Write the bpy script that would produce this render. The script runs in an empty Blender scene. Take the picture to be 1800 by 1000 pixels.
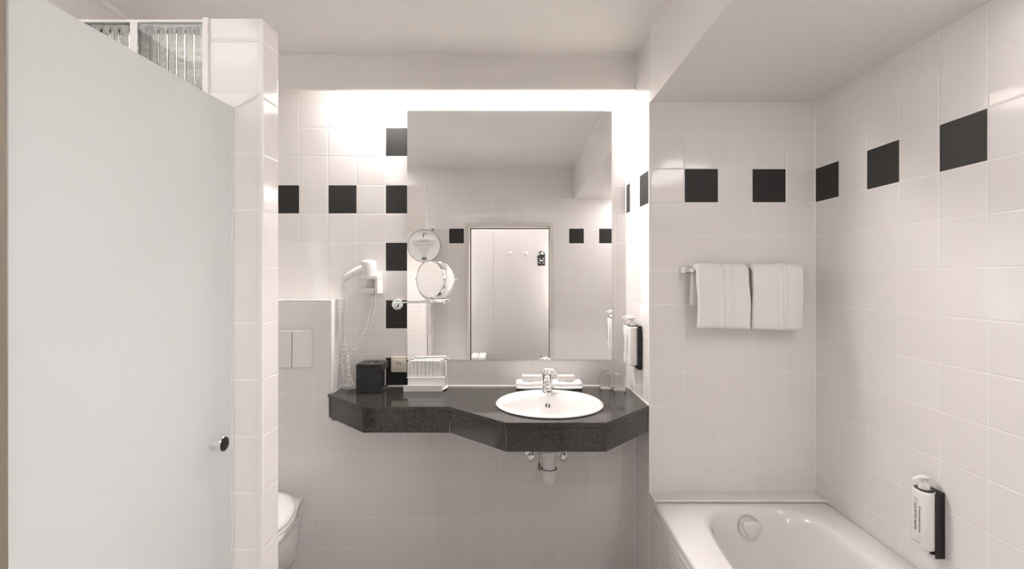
import bpy, bmesh, math, random
from mathutils import Vector, Matrix
random.seed(7)
PI = math.pi
scene = bpy.context.scene
C = scene.collection
F = 820.0          # focal length in pixels of the 1800 px wide frame
CZ = 1.48          # camera height
VY = 485.0

# ---------------------------------------------------------------- camera
cam_d = bpy.data.cameras.new('camera')
cam = bpy.data.objects.new('camera', cam_d)
C.objects.link(cam)
cam.location = (0, 0, CZ)
cam.rotation_euler = (PI / 2, 0, 0)
cam_d.sensor_width = 36
cam_d.lens = 36 * F / 1800
cam_d.shift_y = -15 / 1800
cam_d.clip_start = 0.01
scene.camera = cam

# ---------------------------------------------------------------- world, light, exposure
scene.view_settings.view_transform = 'Standard'
scene.view_settings.look = 'None'
scene.view_settings.gamma = 1
scene.view_settings.exposure = 0.18
w = bpy.data.worlds.new('world')
scene.world = w
w.use_nodes = True
w.node_tree.nodes['Background'].inputs[0].default_value = (0.85, 0.92, 1, 1)
w.node_tree.nodes['Background'].inputs[1].default_value = 14


def area(name, loc, rot, sx, sy, power, col, spread=PI):
    l = bpy.data.lights.new(name, 'AREA')
    l.shape = 'RECTANGLE'
    l.size, l.size_y = sx, sy
    l.energy = power
    l.color = col
    l.spread = spread
    o = bpy.data.objects.new(name, l)
    C.objects.link(o)
    o.location = loc
    o.rotation_euler = rot
    return o


# daylight outside the shower window, behind its blind
area('window_daylight', (-1.90, 0.74, 1.54), (0, -PI / 2, 0), 0.9, 0.86, 22, (0.97, 0.98, 1.0))
# unseen fill light added under the corridor ceiling behind the doorway
area('corridor_lamp_light', (-0.15, -0.28, 2.50), (0, 0, 0), 0.9, 0.3, 3, (1.0, 0.95, 0.91))
TUBE_STRENGTH = 255.0      # fluorescent tube above the mirror
SHOWER_FILL_STRENGTH = 3.5      # unseen fill panel added above the shower
CORRIDOR_FILL_STRENGTH = 2.5  # unseen fill light added under the corridor ceiling
LEFT_FILL_STRENGTH = 9.0  # unseen frontal fill added in the corridor, left of the doorway
RIGHT_FILL_STRENGTH = 26.0  # unseen frontal fill added in the corridor, right of the doorway
BATH_FILL_STRENGTH = 9.0       # unseen fill panel added over the near end of the bath


# ---------------------------------------------------------------- materials
def new_mat(name):
    m = bpy.data.materials.new(name)
    m.use_nodes = True
    nt = m.node_tree
    for n in list(nt.nodes):
        nt.nodes.remove(n)
    out = nt.nodes.new('ShaderNodeOutputMaterial')
    return m, nt, out


def pbr(name, col, rough=0.5, metal=0.0, trans=0.0, ior=1.45, coat=0.0, spec=0.5, emit=0.0, var=0.0, bump=0.0, bscale=60, sheen=0.0):
    m, nt, out = new_mat(name)
    b = nt.nodes.new('ShaderNodeBsdfPrincipled')
    b.inputs['Base Color'].default_value = (*col, 1)
    b.inputs['Roughness'].default_value = rough
    b.inputs['Metallic'].default_value = metal
    b.inputs['Transmission Weight'].default_value = trans
    b.inputs['IOR'].default_value = ior
    b.inputs['Coat Weight'].default_value = coat
    b.inputs['Specular IOR Level'].default_value = spec
    b.inputs['Sheen Weight'].default_value = sheen
    if emit:
        b.inputs['Emission Color'].default_value = (*col, 1)
        b.inputs['Emission Strength'].default_value = emit
    nt.links.new(b.outputs[0], out.inputs[0])
    if var or bump:
        tc = nt.nodes.new('ShaderNodeTexCoord')
        nz = nt.nodes.new('ShaderNodeTexNoise')
        nz.inputs['Scale'].default_value = bscale
        nz.inputs['Detail'].default_value = 4
        nt.links.new(tc.outputs['Object'], nz.inputs['Vector'])
        if var:
            mx = nt.nodes.new('ShaderNodeMix')
            mx.data_type = 'RGBA'
            mx.inputs[6].default_value = (*[c * (1 - var) for c in col], 1)
            mx.inputs[7].default_value = (*[min(1, c * (1 + var)) for c in col], 1)
            nt.links.new(nz.outputs[0], mx.inputs[0])
            nt.links.new(mx.outputs[2], b.inputs['Base Color'])
        if bump:
            bp = nt.nodes.new('ShaderNodeBump')
            bp.inputs['Strength'].default_value = bump
            bp.inputs['Distance'].default_value = 0.002
            nt.links.new(nz.outputs[0], bp.inputs['Height'])
            nt.links.new(bp.outputs[0], b.inputs['Normal'])
    return m


TILE = (0.84, 0.812, 0.80)
GROUT = (0.90, 0.88, 0.86)
DARK = (0.034, 0.033, 0.033)


def tile_mat(name, uaxis, u0, vaxis='Z', v0=CZ + 0.475, rules=(), base=TILE, grout=GROUT, pitch=0.15, gw=0.0135, rough=0.08):
    """square glazed tiles laid on a world grid; rules = list of dicts choosing the black tiles"""
    m, nt, out = new_mat(name)
    N, L = nt.nodes, nt.links

    def math_(op, a, b=None, c=None):
        n = N.new('ShaderNodeMath')
        n.operation = op
        for i, v in enumerate((a, b, c)):
            if v is None:
                continue
            if isinstance(v, (int, float)):
                n.inputs[i].default_value = v
            else:
                L.new(v, n.inputs[i])
        return n.outputs[0]
    geo = N.new('ShaderNodeNewGeometry')
    sep = N.new('ShaderNodeSeparateXYZ')
    L.new(geo.outputs['Position'], sep.inputs[0])
    u = math_('DIVIDE', math_('SUBTRACT', sep.outputs[uaxis], u0), pitch)
    v = math_('DIVIDE', math_('SUBTRACT', sep.outputs[vaxis], v0), pitch)
    fu, fv = math_('FLOOR', u), math_('FLOOR', v)
    ru, rv = math_('FRACT', u), math_('FRACT', v)
    du = math_('MINIMUM', ru, math_('SUBTRACT', 1.0, ru))
    dv = math_('MINIMUM', rv, math_('SUBTRACT', 1.0, rv))
    d = math_('MINIMUM', du, dv)
    mr = N.new('ShaderNodeMapRange')
    mr.interpolation_type = 'SMOOTHSTEP'
    mr.inputs['From Min'].default_value = gw * 0.55
    mr.inputs['From Max'].default_value = gw
    L.new(d, mr.inputs['Value'])
    tilemask = mr.outputs[0]

    def near(a, k):          # 1 where floor index equals k
        return math_('COMPARE', a, float(k), 0.1)

    def even(a):
        return math_('COMPARE', math_('FLOORED_MODULO', a, 2.0), 0.0, 0.1)
    dark = None
    for r in rules:
        t = near(fv, r['row']) if 'row' in r else near(fu, r['col'])
        t = math_('MULTIPLY', t, even(math_('ADD', fu if 'row' in r else fv, float(r.get('par', 0)))))
        if 'lt' in r:
            t = math_('MULTIPLY', t, math_('LESS_THAN', fu if 'row' in r else fv, r['lt']))
        dark = t if dark is None else math_('MAXIMUM', dark, t)
    # one random number per tile
    cmb = N.new('ShaderNodeCombineXYZ')
    L.new(fu, cmb.inputs[0])
    L.new(fv, cmb.inputs[1])
    wn = N.new('ShaderNodeTexWhiteNoise')
    wn.noise_dimensions = '3D'
    L.new(cmb.outputs[0], wn.inputs['Vector'])
    hue = N.new('ShaderNodeMix')
    hue.data_type = 'RGBA'
    hue.inputs[6].default_value = (base[0] * .99, base[1] * .99, base[2] * .98, 1)
    hue.inputs[7].default_value = (min(1, base[0] * 1.01), base[1] * 1.003, base[2] * 1.02, 1)
    L.new(wn.outputs['Value'], hue.inputs[0])
    col = hue.outputs[2]
    if dark is not None:
        md = N.new('ShaderNodeMix')
        md.data_type = 'RGBA'
        L.new(dark, md.inputs[0])
        L.new(col, md.inputs[6])
        md.inputs[7].default_value = (*DARK, 1)
        col = md.outputs[2]
    mg = N.new('ShaderNodeMix')
    mg.data_type = 'RGBA'
    L.new(tilemask, mg.inputs[0])
    mg.inputs[6].default_value = (*grout, 1)
    L.new(col, mg.inputs[7])
    b = N.new('ShaderNodeBsdfPrincipled')
    L.new(mg.outputs[2], b.inputs['Base Color'])
    rg = N.new('ShaderNodeMapRange')
    rg.inputs['To Min'].default_value = 0.6
    rg.inputs['To Max'].default_value = rough
    L.new(tilemask, rg.inputs['Value'])
    rough_out = rg.outputs[0]
    if dark is not None:       # the black tiles are satin
        rough_out = math_('ADD', rough_out, math_('MULTIPLY', dark, 0.34))
    L.new(rough_out, b.inputs['Roughness'])
    b.inputs['Specular IOR Level'].default_value = 0.4
    if dark is not None:
        L.new(math_('SUBTRACT', 0.4, math_('MULTIPLY', dark, 0.24)), b.inputs['Specular IOR Level'])
    # every tile sits a hair out of plane, its edges are rounded, its glaze is slightly wavy
    sub = N.new('ShaderNodeVectorMath')
    sub.operation = 'SUBTRACT'
    L.new(wn.outputs['Color'], sub.inputs[0])
    sub.inputs[1].default_value = (0.5, 0.5, 0.5)
    sc = N.new('ShaderNodeVectorMath')
    sc.operation = 'SCALE'
    L.new(sub.outputs[0], sc.inputs[0])
    sc.inputs['Scale'].default_value = 0.018
    ad = N.new('ShaderNodeVectorMath')
    L.new(geo.outputs['Normal'], ad.inputs[0])
    L.new(sc.outputs[0], ad.inputs[1])
    nm = N.new('ShaderNodeVectorMath')
    nm.operation = 'NORMALIZE'
    L.new(ad.outputs[0], nm.inputs[0])
    er = N.new('ShaderNodeMapRange')
    er.interpolation_type = 'SMOOTHSTEP'
    er.inputs['From Min'].default_value = gw * 0.5
    er.inputs['From Max'].default_value = gw * 2.0
    L.new(d, er.inputs['Value'])
    nz = N.new('ShaderNodeTexNoise')
    nz.inputs['Scale'].default_value = 14
    nz.inputs['Detail'].default_value = 1
    L.new(geo.outputs['Position'], nz.inputs['Vector'])
    hgt = math_('ADD', math_('MULTIPLY', er.outputs[0], 0.0008), math_('MULTIPLY', nz.outputs[0], 0.0004))
    bp = N.new('ShaderNodeBump')
    bp.inputs['Strength'].default_value = 0.8
    bp.inputs['Distance'].default_value = 1.0
    L.new(hgt, bp.inputs['Height'])
    L.new(nm.outputs[0], bp.inputs['Normal'])
    L.new(bp.outputs[0], b.inputs['Normal'])
    L.new(b.outputs[0], out.inputs[0])
    return m


def granite_mat():
    m, nt, out = new_mat('dark_granite')
    N, L = nt.nodes, nt.links
    tc = N.new('ShaderNodeTexCoord')
    v = N.new('ShaderNodeTexVoronoi')
    v.inputs['Scale'].default_value = 330
    n = N.new('ShaderNodeTexNoise')
    n.inputs['Scale'].default_value = 250
    n.inputs['Detail'].default_value = 6
    n.inputs['Roughness'].default_value = 0.75
    for t in (v, n):
        L.new(tc.outputs['Object'], t.inputs['Vector'])
    r1 = N.new('ShaderNodeValToRGB')
    e = r1.color_ramp.elements
    e[0].position, e[0].color = 0.38, (0.013, 0.0125, 0.012, 1)
    e[1].position, e[1].color = 0.70, (0.20, 0.188, 0.172, 1)
    x = e.new(0.54)
    x.color = (0.040, 0.037, 0.034, 1)
    L.new(n.outputs[0], r1.inputs[0])
    r2 = N.new('ShaderNodeValToRGB')
    e = r2.color_ramp.elements
    e[0].position, e[0].color = 0.0, (0.75, 0.75, 0.75, 1)
    e[1].position, e[1].color = 1.0, (1.3, 1.3, 1.3, 1)
    L.new(v.outputs['Color'], r2.inputs[0])
    mx = N.new('ShaderNodeMix')
    mx.data_type = 'RGBA'
    mx.blend_type = 'MULTIPLY'
    mx.inputs[0].default_value = 1
    L.new(r1.outputs[0], mx.inputs[6])
    L.new(r2.outputs[0], mx.inputs[7])
    b = N.new('ShaderNodeBsdfPrincipled')
    L.new(mx.outputs[2], b.inputs['Base Color'])
    b.inputs['Roughness'].default_value = 0.07
    b.inputs['IOR'].default_value = 1.6
    L.new(b.outputs[0], out.inputs[0])
    return m


def wood_black_mat():
    m, nt, out = new_mat('black_stained_wood')
    N, L = nt.nodes, nt.links
    tc = N.new('ShaderNodeTexCoord')
    mp = N.new('ShaderNodeMapping')
    mp.inputs['Scale'].default_value = (9, 9, 130)
    n = N.new('ShaderNodeTexNoise')
    n.inputs['Scale'].default_value = 1.6
    n.inputs['Detail'].default_value = 5
    L.new(tc.outputs['Object'], mp.inputs[0])
    L.new(mp.outputs[0], n.inputs['Vector'])
    r = N.new('ShaderNodeValToRGB')
    r.color_ramp.elements[0].position, r.color_ramp.elements[0].color = 0.35, (0.014, 0.013, 0.014, 1)
    r.color_ramp.elements[1].position, r.color_ramp.elements[1].color = 0.8, (0.05, 0.05, 0.055, 1)
    L.new(n.outputs[0], r.inputs[0])
    b = N.new('ShaderNodeBsdfPrincipled')
    L.new(r.outputs[0], b.inputs['Base Color'])
    b.inputs['Roughness'].default_value = 0.35
    L.new(b.outputs[0], out.inputs[0])
    return m


def frosted_mat():
    m, nt, out = new_mat('frosted_glass')
    N, L = nt.nodes, nt.links
    tr = N.new('ShaderNodeBsdfTranslucent')
    tr.inputs[0].default_value = (0.93, 0.92, 0.905, 1)
    df = N.new('ShaderNodeBsdfDiffuse')
    df.inputs[0].default_value = (0.86, 0.87, 0.86, 1)
    gl = N.new('ShaderNodeBsdfRefraction')
    gl.inputs['Color'].default_value = (0.93, 0.96, 0.95, 1)
    gl.inputs['Roughness'].default_value = 0.42
    gl.inputs['IOR'].default_value = 1.2
    gs = N.new('ShaderNodeBsdfGlossy')
    gs.inputs['Roughness'].default_value = 0.35
    gs.inputs['Color'].default_value = (0.9, 0.9, 0.9, 1)
    m1 = N.new('ShaderNodeMixShader')
    m1.inputs[0].default_value = 0.66
    L.new(tr.outputs[0], m1.inputs[1])
    L.new(df.outputs[0], m1.inputs[2])
    m2 = N.new('ShaderNodeMixShader')
    m2.inputs[0].default_value = 0.15
    L.new(m1.outputs[0], m2.inputs[1])
    L.new(gl.outputs[0], m2.inputs[2])
    fr = N.new('ShaderNodeFresnel')
    fr.inputs[0].default_value = 1.3
    m3 = N.new('ShaderNodeMixShader')
    L.new(fr.outputs[0], m3.inputs[0])
    L.new(m2.outputs[0], m3.inputs[1])
    L.new(gs.outputs[0], m3.inputs[2])
    L.new(m3.outputs[0], out.inputs[0])
    return m


def terry_mat(name, col):
    m, nt, out = new_mat(name)
    N, L = nt.nodes, nt.links
    tc = N.new('ShaderNodeTexCoord')
    n = N.new('ShaderNodeTexNoise')
    n.inputs['Scale'].default_value = 420
    n.inputs['Detail'].default_value = 3
    L.new(tc.outputs['Object'], n.inputs['Vector'])
    bp = N.new('ShaderNodeBump')
    bp.inputs['Strength'].default_value = 0.55
    bp.inputs['Distance'].default_value = 0.002
    L.new(n.outputs[0], bp.inputs['Height'])
    b = N.new('ShaderNodeBsdfPrincipled')
    b.inputs['Base Color'].default_value = (*col, 1)
    b.inputs['Roughness'].default_value = 0.95
    b.inputs['Sheen Weight'].default_value = 0.3
    L.new(bp.outputs[0], b.inputs['Normal'])
    L.new(b.outputs[0], out.inputs[0])
    return m


M = {}
M['paint'] = pbr('ceiling_paint', (0.87, 0.84, 0.81), 0.55, bump=0.05, bscale=300)
M['beam'] = pbr('beam_paint', (0.90, 0.87, 0.845), 0.4)
M['bulk'] = pbr('bulkhead_paint', (0.84, 0.81, 0.79), 0.5)
M['trim'] = pbr('white_trim', (0.86, 0.83, 0.81), 0.35)
M['caulk'] = pbr('white_caulk', (0.88, 0.85, 0.83), 0.45)
M['ceramic'] = pbr('white_ceramic', (0.86, 0.84, 0.83), 0.07, coat=0.3)
M['enamel'] = pbr('bath_enamel', (0.80, 0.78, 0.765), 0.12, coat=0.3)
M['wplastic'] = pbr('white_plastic', (0.86, 0.84, 0.83), 0.25)
M['cream'] = pbr('cream_plastic', (0.78, 0.72, 0.62), 0.35)
M['greyplastic'] = pbr('grey_white_plastic', (0.74, 0.73, 0.71), 0.35)
M['black'] = pbr('black_plastic', (0.012, 0.012, 0.013), 0.3)
M['hole'] = pbr('dark_hole', (0.01, 0.01, 0.01), 0.8)
M['chrome'] = pbr('chrome', (0.88, 0.88, 0.88), 0.05, metal=1)
M['chrome2'] = pbr('satin_chrome', (0.72, 0.71, 0.70), 0.2, metal=1)
M['brass'] = pbr('dull_brass', (0.30, 0.25, 0.19), 0.3, metal=1)
M['mirror'] = pbr('mirror_silver', (0.97, 0.97, 0.965), 0.0, metal=1)
M['glass'] = pbr('clear_glass', (1, 1, 1), 0.0, trans=1, ior=1.45)
M['block'] = pbr('block_glass', (0.93, 0.97, 0.94), 0.02, trans=1, ior=1.45)
M['paper'] = pbr('white_paper', (0.88, 0.87, 0.86), 0.7)
M['ink'] = pbr('grey_ink', (0.06, 0.06, 0.06), 0.6)
M['inklight'] = pbr('pale_ink', (0.33, 0.31, 0.31), 0.7)
M['teal'] = pbr('dark_teal_ink', (0.02, 0.09, 0.09), 0.5)
M['acrylic'] = pbr('white_acrylic', (0.87, 0.86, 0.86), 0.12)
M['granite'] = granite_mat()
M['wood'] = wood_black_mat()
M['frost'] = frosted_mat()
M['towel'] = terry_mat('white_terry', (0.86, 0.84, 0.83))
M['bronze'] = pbr('tan_metal', (0.30, 0.26, 0.21), 0.45, metal=0.3)
M['door'] = pbr('grey_door_paint', (0.55, 0.53, 0.52), 0.4)
M['frame'] = pbr('cream_frame_paint', (0.74, 0.70, 0.65), 0.35)
M['gasket'] = pbr('black_gasket', (0.012, 0.012, 0.012), 0.7)
M['corridor'] = pbr('corridor_panel', (0.50, 0.475, 0.465), 0.45)
M['lampglass'] = pbr('opal_lamp', (1.0, 0.95, 0.92), 0.4, emit=SHOWER_FILL_STRENGTH)
M['lampglass3'] = pbr('opal_bath_lamp', (1.0, 0.95, 0.92), 0.4, emit=BATH_FILL_STRENGTH)
M['lampglass4'] = pbr('opal_sconce_left', (1.0, 0.95, 0.92), 0.4, emit=LEFT_FILL_STRENGTH)
M['lampglass5'] = pbr('opal_sconce_right', (1.0, 0.95, 0.92), 0.4, emit=RIGHT_FILL_STRENGTH)
M['lampglass2'] = pbr('opal_corridor_lamp', (1.0, 0.96, 0.92), 0.4, emit=CORRIDOR_FILL_STRENGTH)
M['tube'] = pbr('fluorescent_tube', (1.0, 0.95, 0.90), 0.4, emit=TUBE_STRENGTH)
M['edge'] = pbr('glass_edge', (0.74, 0.80, 0.78), 0.2)
M['floor'] = tile_mat('floor_tiles', 'X', 0.0, 'Y', 0.0, base=(0.42, 0.40, 0.385), grout=(0.5, 0.48, 0.46), pitch=0.3, gw=0.008, rough=0.3)
UP = dict(row=-1, par=0)      # the band 0.325..0.475 above the camera is row -1 when rows count down from 0.475
M['t_back'] = tile_mat('tiles_back_wall', 'X', -0.66, rules=[dict(row=-1, lt=7), dict(col=0, par=1, lt=2)])
M['t_pre'] = tile_mat('tiles_cistern_wall', 'X', -0.82)
M['t_side'] = tile_mat('tiles_side', 'Y', 2.067, rules=[dict(row=-1)])
M['t_right'] = tile_mat('tiles_right_wall', 'Y', 2.067, rules=[dict(row=-1, par=1)])
M['t_plainY'] = tile_mat('tiles_plain_y', 'Y', 2.067)
M['t_tub'] = tile_mat('tiles_bath_end', 'X', 0.764, rules=[dict(row=-1)])
M['t_rear'] = tile_mat('tiles_rear_wall', 'X', -0.63, rules=[dict(row=-1)])
M['t_part'] = tile_mat('tiles_partition', 'X', -0.8125, gw=0.02)
M['t_top'] = tile_mat('tiles_ledge', 'X', 0.764, 'Y', 1.9)
M['t_ledge_pre'] = tile_mat('tiles_cistern_ledge', 'X', -0.82, 'Y', 2.25)


# ---------------------------------------------------------------- geometry helpers
def P(x, y, Y):
    return Vector(((x - 900) * Y / F, Y, CZ + (VY - y) * Y / F))


def box(bm, x0, x1, y0, y1, z0, z1, mi=0):
    vs = [bm.verts.new((x, y, z)) for x in (x0, x1) for y in (y0, y1) for z in (z0, z1)]
    for q in ((0, 1, 3, 2), (4, 6, 7, 5), (0, 4, 5, 1), (2, 3, 7, 6), (0, 2, 6, 4), (1, 5, 7, 3)):
        f = bm.faces.new([vs[i] for i in q])
        f.material_index = mi
    return vs


def prism(bm, poly, z0, z1, mats=None):
    a = [bm.verts.new((x, y, z0)) for x, y in poly]
    b = [bm.verts.new((x, y, z1)) for x, y in poly]
    n = len(poly)
    bm.faces.new(a[::-1])
    bm.faces.new(b)
    for i in range(n):
        f = bm.faces.new((a[i], a[(i + 1) % n], b[(i + 1) % n], b[i]))
        if mats:
            f.material_index = mats[i]
    return a + b


def loft(bm, rings, closed=True, cap0=False, cap1=False):
    rows = [[bm.verts.new(p) for p in r] for r in rings]
    n = len(rows[0])
    for a, b in zip(rows, rows[1:]):
        for i in range(n if closed else n - 1):
            j = (i + 1) % n
            bm.faces.new((a[i], a[j], b[j], b[i]))
    if cap0:
        bm.faces.new(rows[0][::-1])
    if cap1:
        bm.faces.new(rows[-1])
    return [v for r in rows for v in r]


def lathe(bm, prof, c=(0, 0, 0), axis='Z', n=32, rot=None, caps=(True, True), sx=1.0, sy=1.0):
    """prof = [(radius, height)]; axis direction of height"""
    rings = []
    R = {'Z': Matrix.Identity(3), 'X': Matrix(((0, 0, 1), (0, 1, 0), (-1, 0, 0))),
         'Y': Matrix(((1, 0, 0), (0, 0, 1), (0, -1, 0)))}[axis]
    if rot is not None:
        R = rot @ R
    for r, h in prof:
        rings.append([R @ Vector((r * sx * math.cos(t * 2 * PI / n), r * sy * math.sin(t * 2 * PI / n), h)) + Vector(c) for t in range(n)])
    return loft(bm, rings, True, caps[0], caps[1])


def tube(bm, pts, r, n=10, caps=True, closed=False):
    pts = [Vector(p) for p in pts]
    rs = r if isinstance(r, (list, tuple)) else [r] * len(pts)
    rings = []
    prev = None
    for i, p in enumerate(pts):
        if closed:
            t = (pts[(i + 1) % len(pts)] - pts[i - 1]).normalized()
        else:
            t = (pts[min(i + 1, len(pts) - 1)] - pts[max(i - 1, 0)]).normalized()
        if prev is None:
            up = Vector((0, 0, 1)) if abs(t.z) < .9 else Vector((0, 1, 0))
            prev = t.cross(up).normalized()
        a = (prev - t * prev.dot(t)).normalized()
        prev = a
        b = t.cross(a)
        rings.append([p + (a * math.cos(k * 2 * PI / n) + b * math.sin(k * 2 * PI / n)) * rs[i] for k in range(n)])
    if closed:
        rings.append(rings[0])
        return loft(bm, rings, True)
    return loft(bm, rings, True, caps, caps)


def spline(pts, k=10):
    pts = [Vector(p) for p in pts]
    out = []
    for i in range(len(pts) - 1):
        p0, p1, p2, p3 = pts[max(i - 1, 0)], pts[i], pts[i + 1], pts[min(i + 2, len(pts) - 1)]
        for j in range(k):
            t = j / k
            out.append(0.5 * ((2 * p1) + (p2 - p0) * t + (2 * p0 - 5 * p1 + 4 * p2 - p3) * t * t + (3 * p1 - p0 - 3 * p2 + p3) * t ** 3))
    out.append(pts[-1])
    return out


def rrect(cx, cy, hx, hy, r, k=5):
    """rounded rectangle outline"""
    out = []
    for qx, qy, a0 in ((1, 1, 0), (-1, 1, 90), (-1, -1, 180), (1, -1, 270)):
        for j in range(k + 1):
            a = math.radians(a0 + 90 * j / k)
            out.append((cx + qx * (hx - r) + r * math.cos(a), cy + qy * (hy - r) + r * math.sin(a)))
    return out


def worldloc(o):
    v = Vector((0, 0, 0))
    while o is not None:
        v += o.location
        o = o.parent
    return v


def obj(name, bm, mats, parent=None, label=None, smooth=35, bevel=0, seg=2, subd=0, kind=None, cat=None, group=None, recalc=True):
    if recalc:
        bmesh.ops.recalc_face_normals(bm, faces=bm.faces[:])
    if parent is None:
        xs = [v.co.x for v in bm.verts]
        ys = [v.co.y for v in bm.verts]
        zs = [v.co.z for v in bm.verts]
        org = Vector(((min(xs) + max(xs)) / 2, (min(ys) + max(ys)) / 2, min(zs)))
    else:
        org = worldloc(parent)
    bmesh.ops.translate(bm, verts=bm.verts[:], vec=-org)
    me = bpy.data.meshes.new(name)
    bm.to_mesh(me)
    bm.free()
    if not isinstance(mats, (list, tuple)):
        mats = [mats]
    for m in mats:
        me.materials.append(m)
    if smooth:
        for p in me.polygons:
            p.use_smooth = True
        me.set_sharp_from_angle(angle=math.radians(smooth))
    o = bpy.data.objects.new(name, me)
    C.objects.link(o)
    if parent is None:
        o.location = org
    else:
        o.parent = parent
    if bevel:
        md = o.modifiers.new('bevel', 'BEVEL')
        md.width = bevel
        md.segments = seg
        md.limit_method = 'ANGLE'
        md.angle_limit = math.radians(40)
        md.harden_normals = False
    if subd:
        md = o.modifiers.new('subsurf', 'SUBSURF')
        md.levels = md.render_levels = subd
    if label:
        o['label'] = label
    if cat:
        o['category'] = cat
    if group:
        o['group'] = group
    if kind:
        o['kind'] = kind
    return o


def thing(name, label, cat, loc, group=None):
    o = bpy.data.objects.new(name, None)
    o.empty_display_size = 0.02
    C.objects.link(o)
    o.location = loc
    o['label'] = label
    o['category'] = cat
    if group:
        o['group'] = group
    return o


def dup(root, loc, label=None):
    r = root.copy()
    C.objects.link(r)
    r.location = loc
    if label:
        r['label'] = label
    for ch in list(root.children):
        c = ch.copy()
        C.objects.link(c)
        c.parent = r
        for g in ch.children:
            d = g.copy()
            C.objects.link(d)
            d.parent = c
    return r


def B():
    return bmesh.new()


def struct(name, bm, mats, parent=None, label=None, cat=None, **k):
    k.setdefault('smooth', 0)
    o = obj(name, bm, mats, parent, label=label, cat=cat, kind=None if parent else 'structure', **k)
    return o


def textmesh(body, size, thick=0.0003):
    cu = bpy.data.curves.new('txt', 'FONT')
    cu.body = body
    cu.size = size
    cu.extrude = thick
    cu.align_x = 'LEFT'
    to = bpy.data.objects.new('txt', cu)
    C.objects.link(to)
    dg = bpy.context.evaluated_depsgraph_get()
    dg.update()
    me = bpy.data.meshes.new_from_object(to.evaluated_get(dg))
    bm = bmesh.new()
    bm.from_mesh(me)
    bpy.data.objects.remove(to)
    bpy.data.curves.remove(cu)
    bpy.data.meshes.remove(me)
    return bm


# ---------------------------------------------------------------- levels
D = 2.436            # mirror wall
PRE = 2.278          # cistern wall and front of the light beam
TUBY = 2.067         # wall at the end of the bath
XR = 1.3436          # right wall
XN = 0.6126          # niche corner, front
XL = -1.61           # left wall
REAR = 0.195
TOP = CZ + 1.078
CT = CZ - 0.575      # counter top
BULK = CZ + 0.771


def side_x(y):       # niche side wall, very slightly splayed
    return 0.597 + (D - y) / (D - TUBY) * (XN - 0.597)


# ---------------------------------------------------------------- setting
bm = B(); box(bm, -2.0, 1.6, -0.75, 2.6, -0.05, 0)
struct('floor', bm, M['floor'], label='dark grey tiled floor', cat='floor')
bm = B(); box(bm, -2.0, 1.6, -0.75, 2.6, TOP, TOP + 0.05)
struct('ceiling', bm, M['paint'], label='beige white painted ceiling', cat='ceiling')
bm = B(); box(bm, XL - 0.1, 0.597, D, D + 0.1, 0, TOP)
struct('wall_back', bm, M['t_back'], label='white tiled wall with black tiles behind the mirror', cat='wall')
# pier between vanity niche and bath
bm = B()
prism(bm, [(XN, TUBY), (XR + 0.1, TUBY), (XR + 0.1, D + 0.1), (0.597, D + 0.1), (0.597, D)], 0, TOP, [0, 0, 0, 1, 1])
struct('wall_bath_end', bm, [M['t_tub'], M['t_side']], label='white tiled wall at the end of the bath behind the towels', cat='wall')
bm = B(); box(bm, XR, XR + 0.1, REAR, TUBY, 0, TOP)
struct('wall_right', bm, M['t_right'], label='white tiled right wall with black tiles along the bath', cat='wall')
# left wall with window opening
WY0, WY1, WZ0, WZ1 = 0.34, 1.14, 1.10, 1.98
bm = B()
box(bm, XL - 0.1, XL, REAR, WY0, 0, TOP)
box(bm, XL - 0.1, XL, WY1, D, 0, TOP)
box(bm, XL - 0.1, XL, WY0, WY1, 0, WZ0)
box(bm, XL - 0.1, XL, WY0, WY1, WZ1, TOP)
struct('wall_left', bm, M['t_plainY'], label='white tiled left wall of shower and toilet', cat='wall')
# rear wall round the doorway
DX0, DX1, DZ = -0.437, 0.392, CZ + 0.497
bm = B()
box(bm, XL - 0.1, DX0 - 0.002, 0.07, REAR, 0, TOP)
box(bm, DX1 + 0.002, XR + 0.1, 0.07, REAR, 0, TOP)
box(bm, DX0 - 0.002, DX1 + 0.002, 0.07, REAR, DZ + 0.002, TOP)
struct('wall_rear', bm, M['t_rear'], label='white tiled wall around the doorway, seen in the mirror', cat='wall')
# corridor
bm = B(); box(bm, -2.0, 1.6, -0.72, -0.60, 0, TOP)
box(bm, -1.9, -0.216, -0.60, -0.5965, 0, TOP - 0.002); box(bm, -0.213, 1.5, -0.60, -0.5965, 0, TOP - 0.002)
struct('wall_corridor', bm, M['corridor'], label='grey panelled corridor wall seen through the doorway', cat='wall')
bm = B(); box(bm, -2.0, -1.9, -0.60, 0.07, 0, TOP); box(bm, 1.5, 1.6, -0.60, 0.07, 0, TOP)
struct('wall_corridor_ends', bm, M['corridor'], label='grey end walls of the corridor', cat='wall')

# doorway frame with gasket, hinges and the leaf opened into the corridor
dr = thing('door_1', 'cream door frame with open grey door leaf, seen in the mirror', 'door', (0, 0.13, 0))
dr['kind'] = 'structure'
bm = B()
for x0, x1 in ((DX0 - 0.026, DX0 + 0.002), (DX1 - 0.002, DX1 + 0.026)):
    box(bm, x0, x1, REAR, REAR + 0.012, 0, DZ + 0.028)
box(bm, DX0 + 0.002, DX1 - 0.002, REAR, REAR + 0.012, DZ - 0.002, DZ + 0.028)
for x0, x1 in ((DX0 - 0.001, DX0 + 0.010), (DX1 - 0.010, DX1 + 0.001)):
    box(bm, x0, x1, 0.07, REAR, 0, DZ)
box(bm, DX0, DX1, 0.07, REAR, DZ - 0.010, DZ + 0.001)
obj('door_frame', bm, M['frame'], dr, smooth=0, bevel=0.002)
bm = B()
box(bm, DX0 + 0.010, DX0 + 0.020, 0.085, 0.10, 0, DZ - 0.01)
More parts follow.
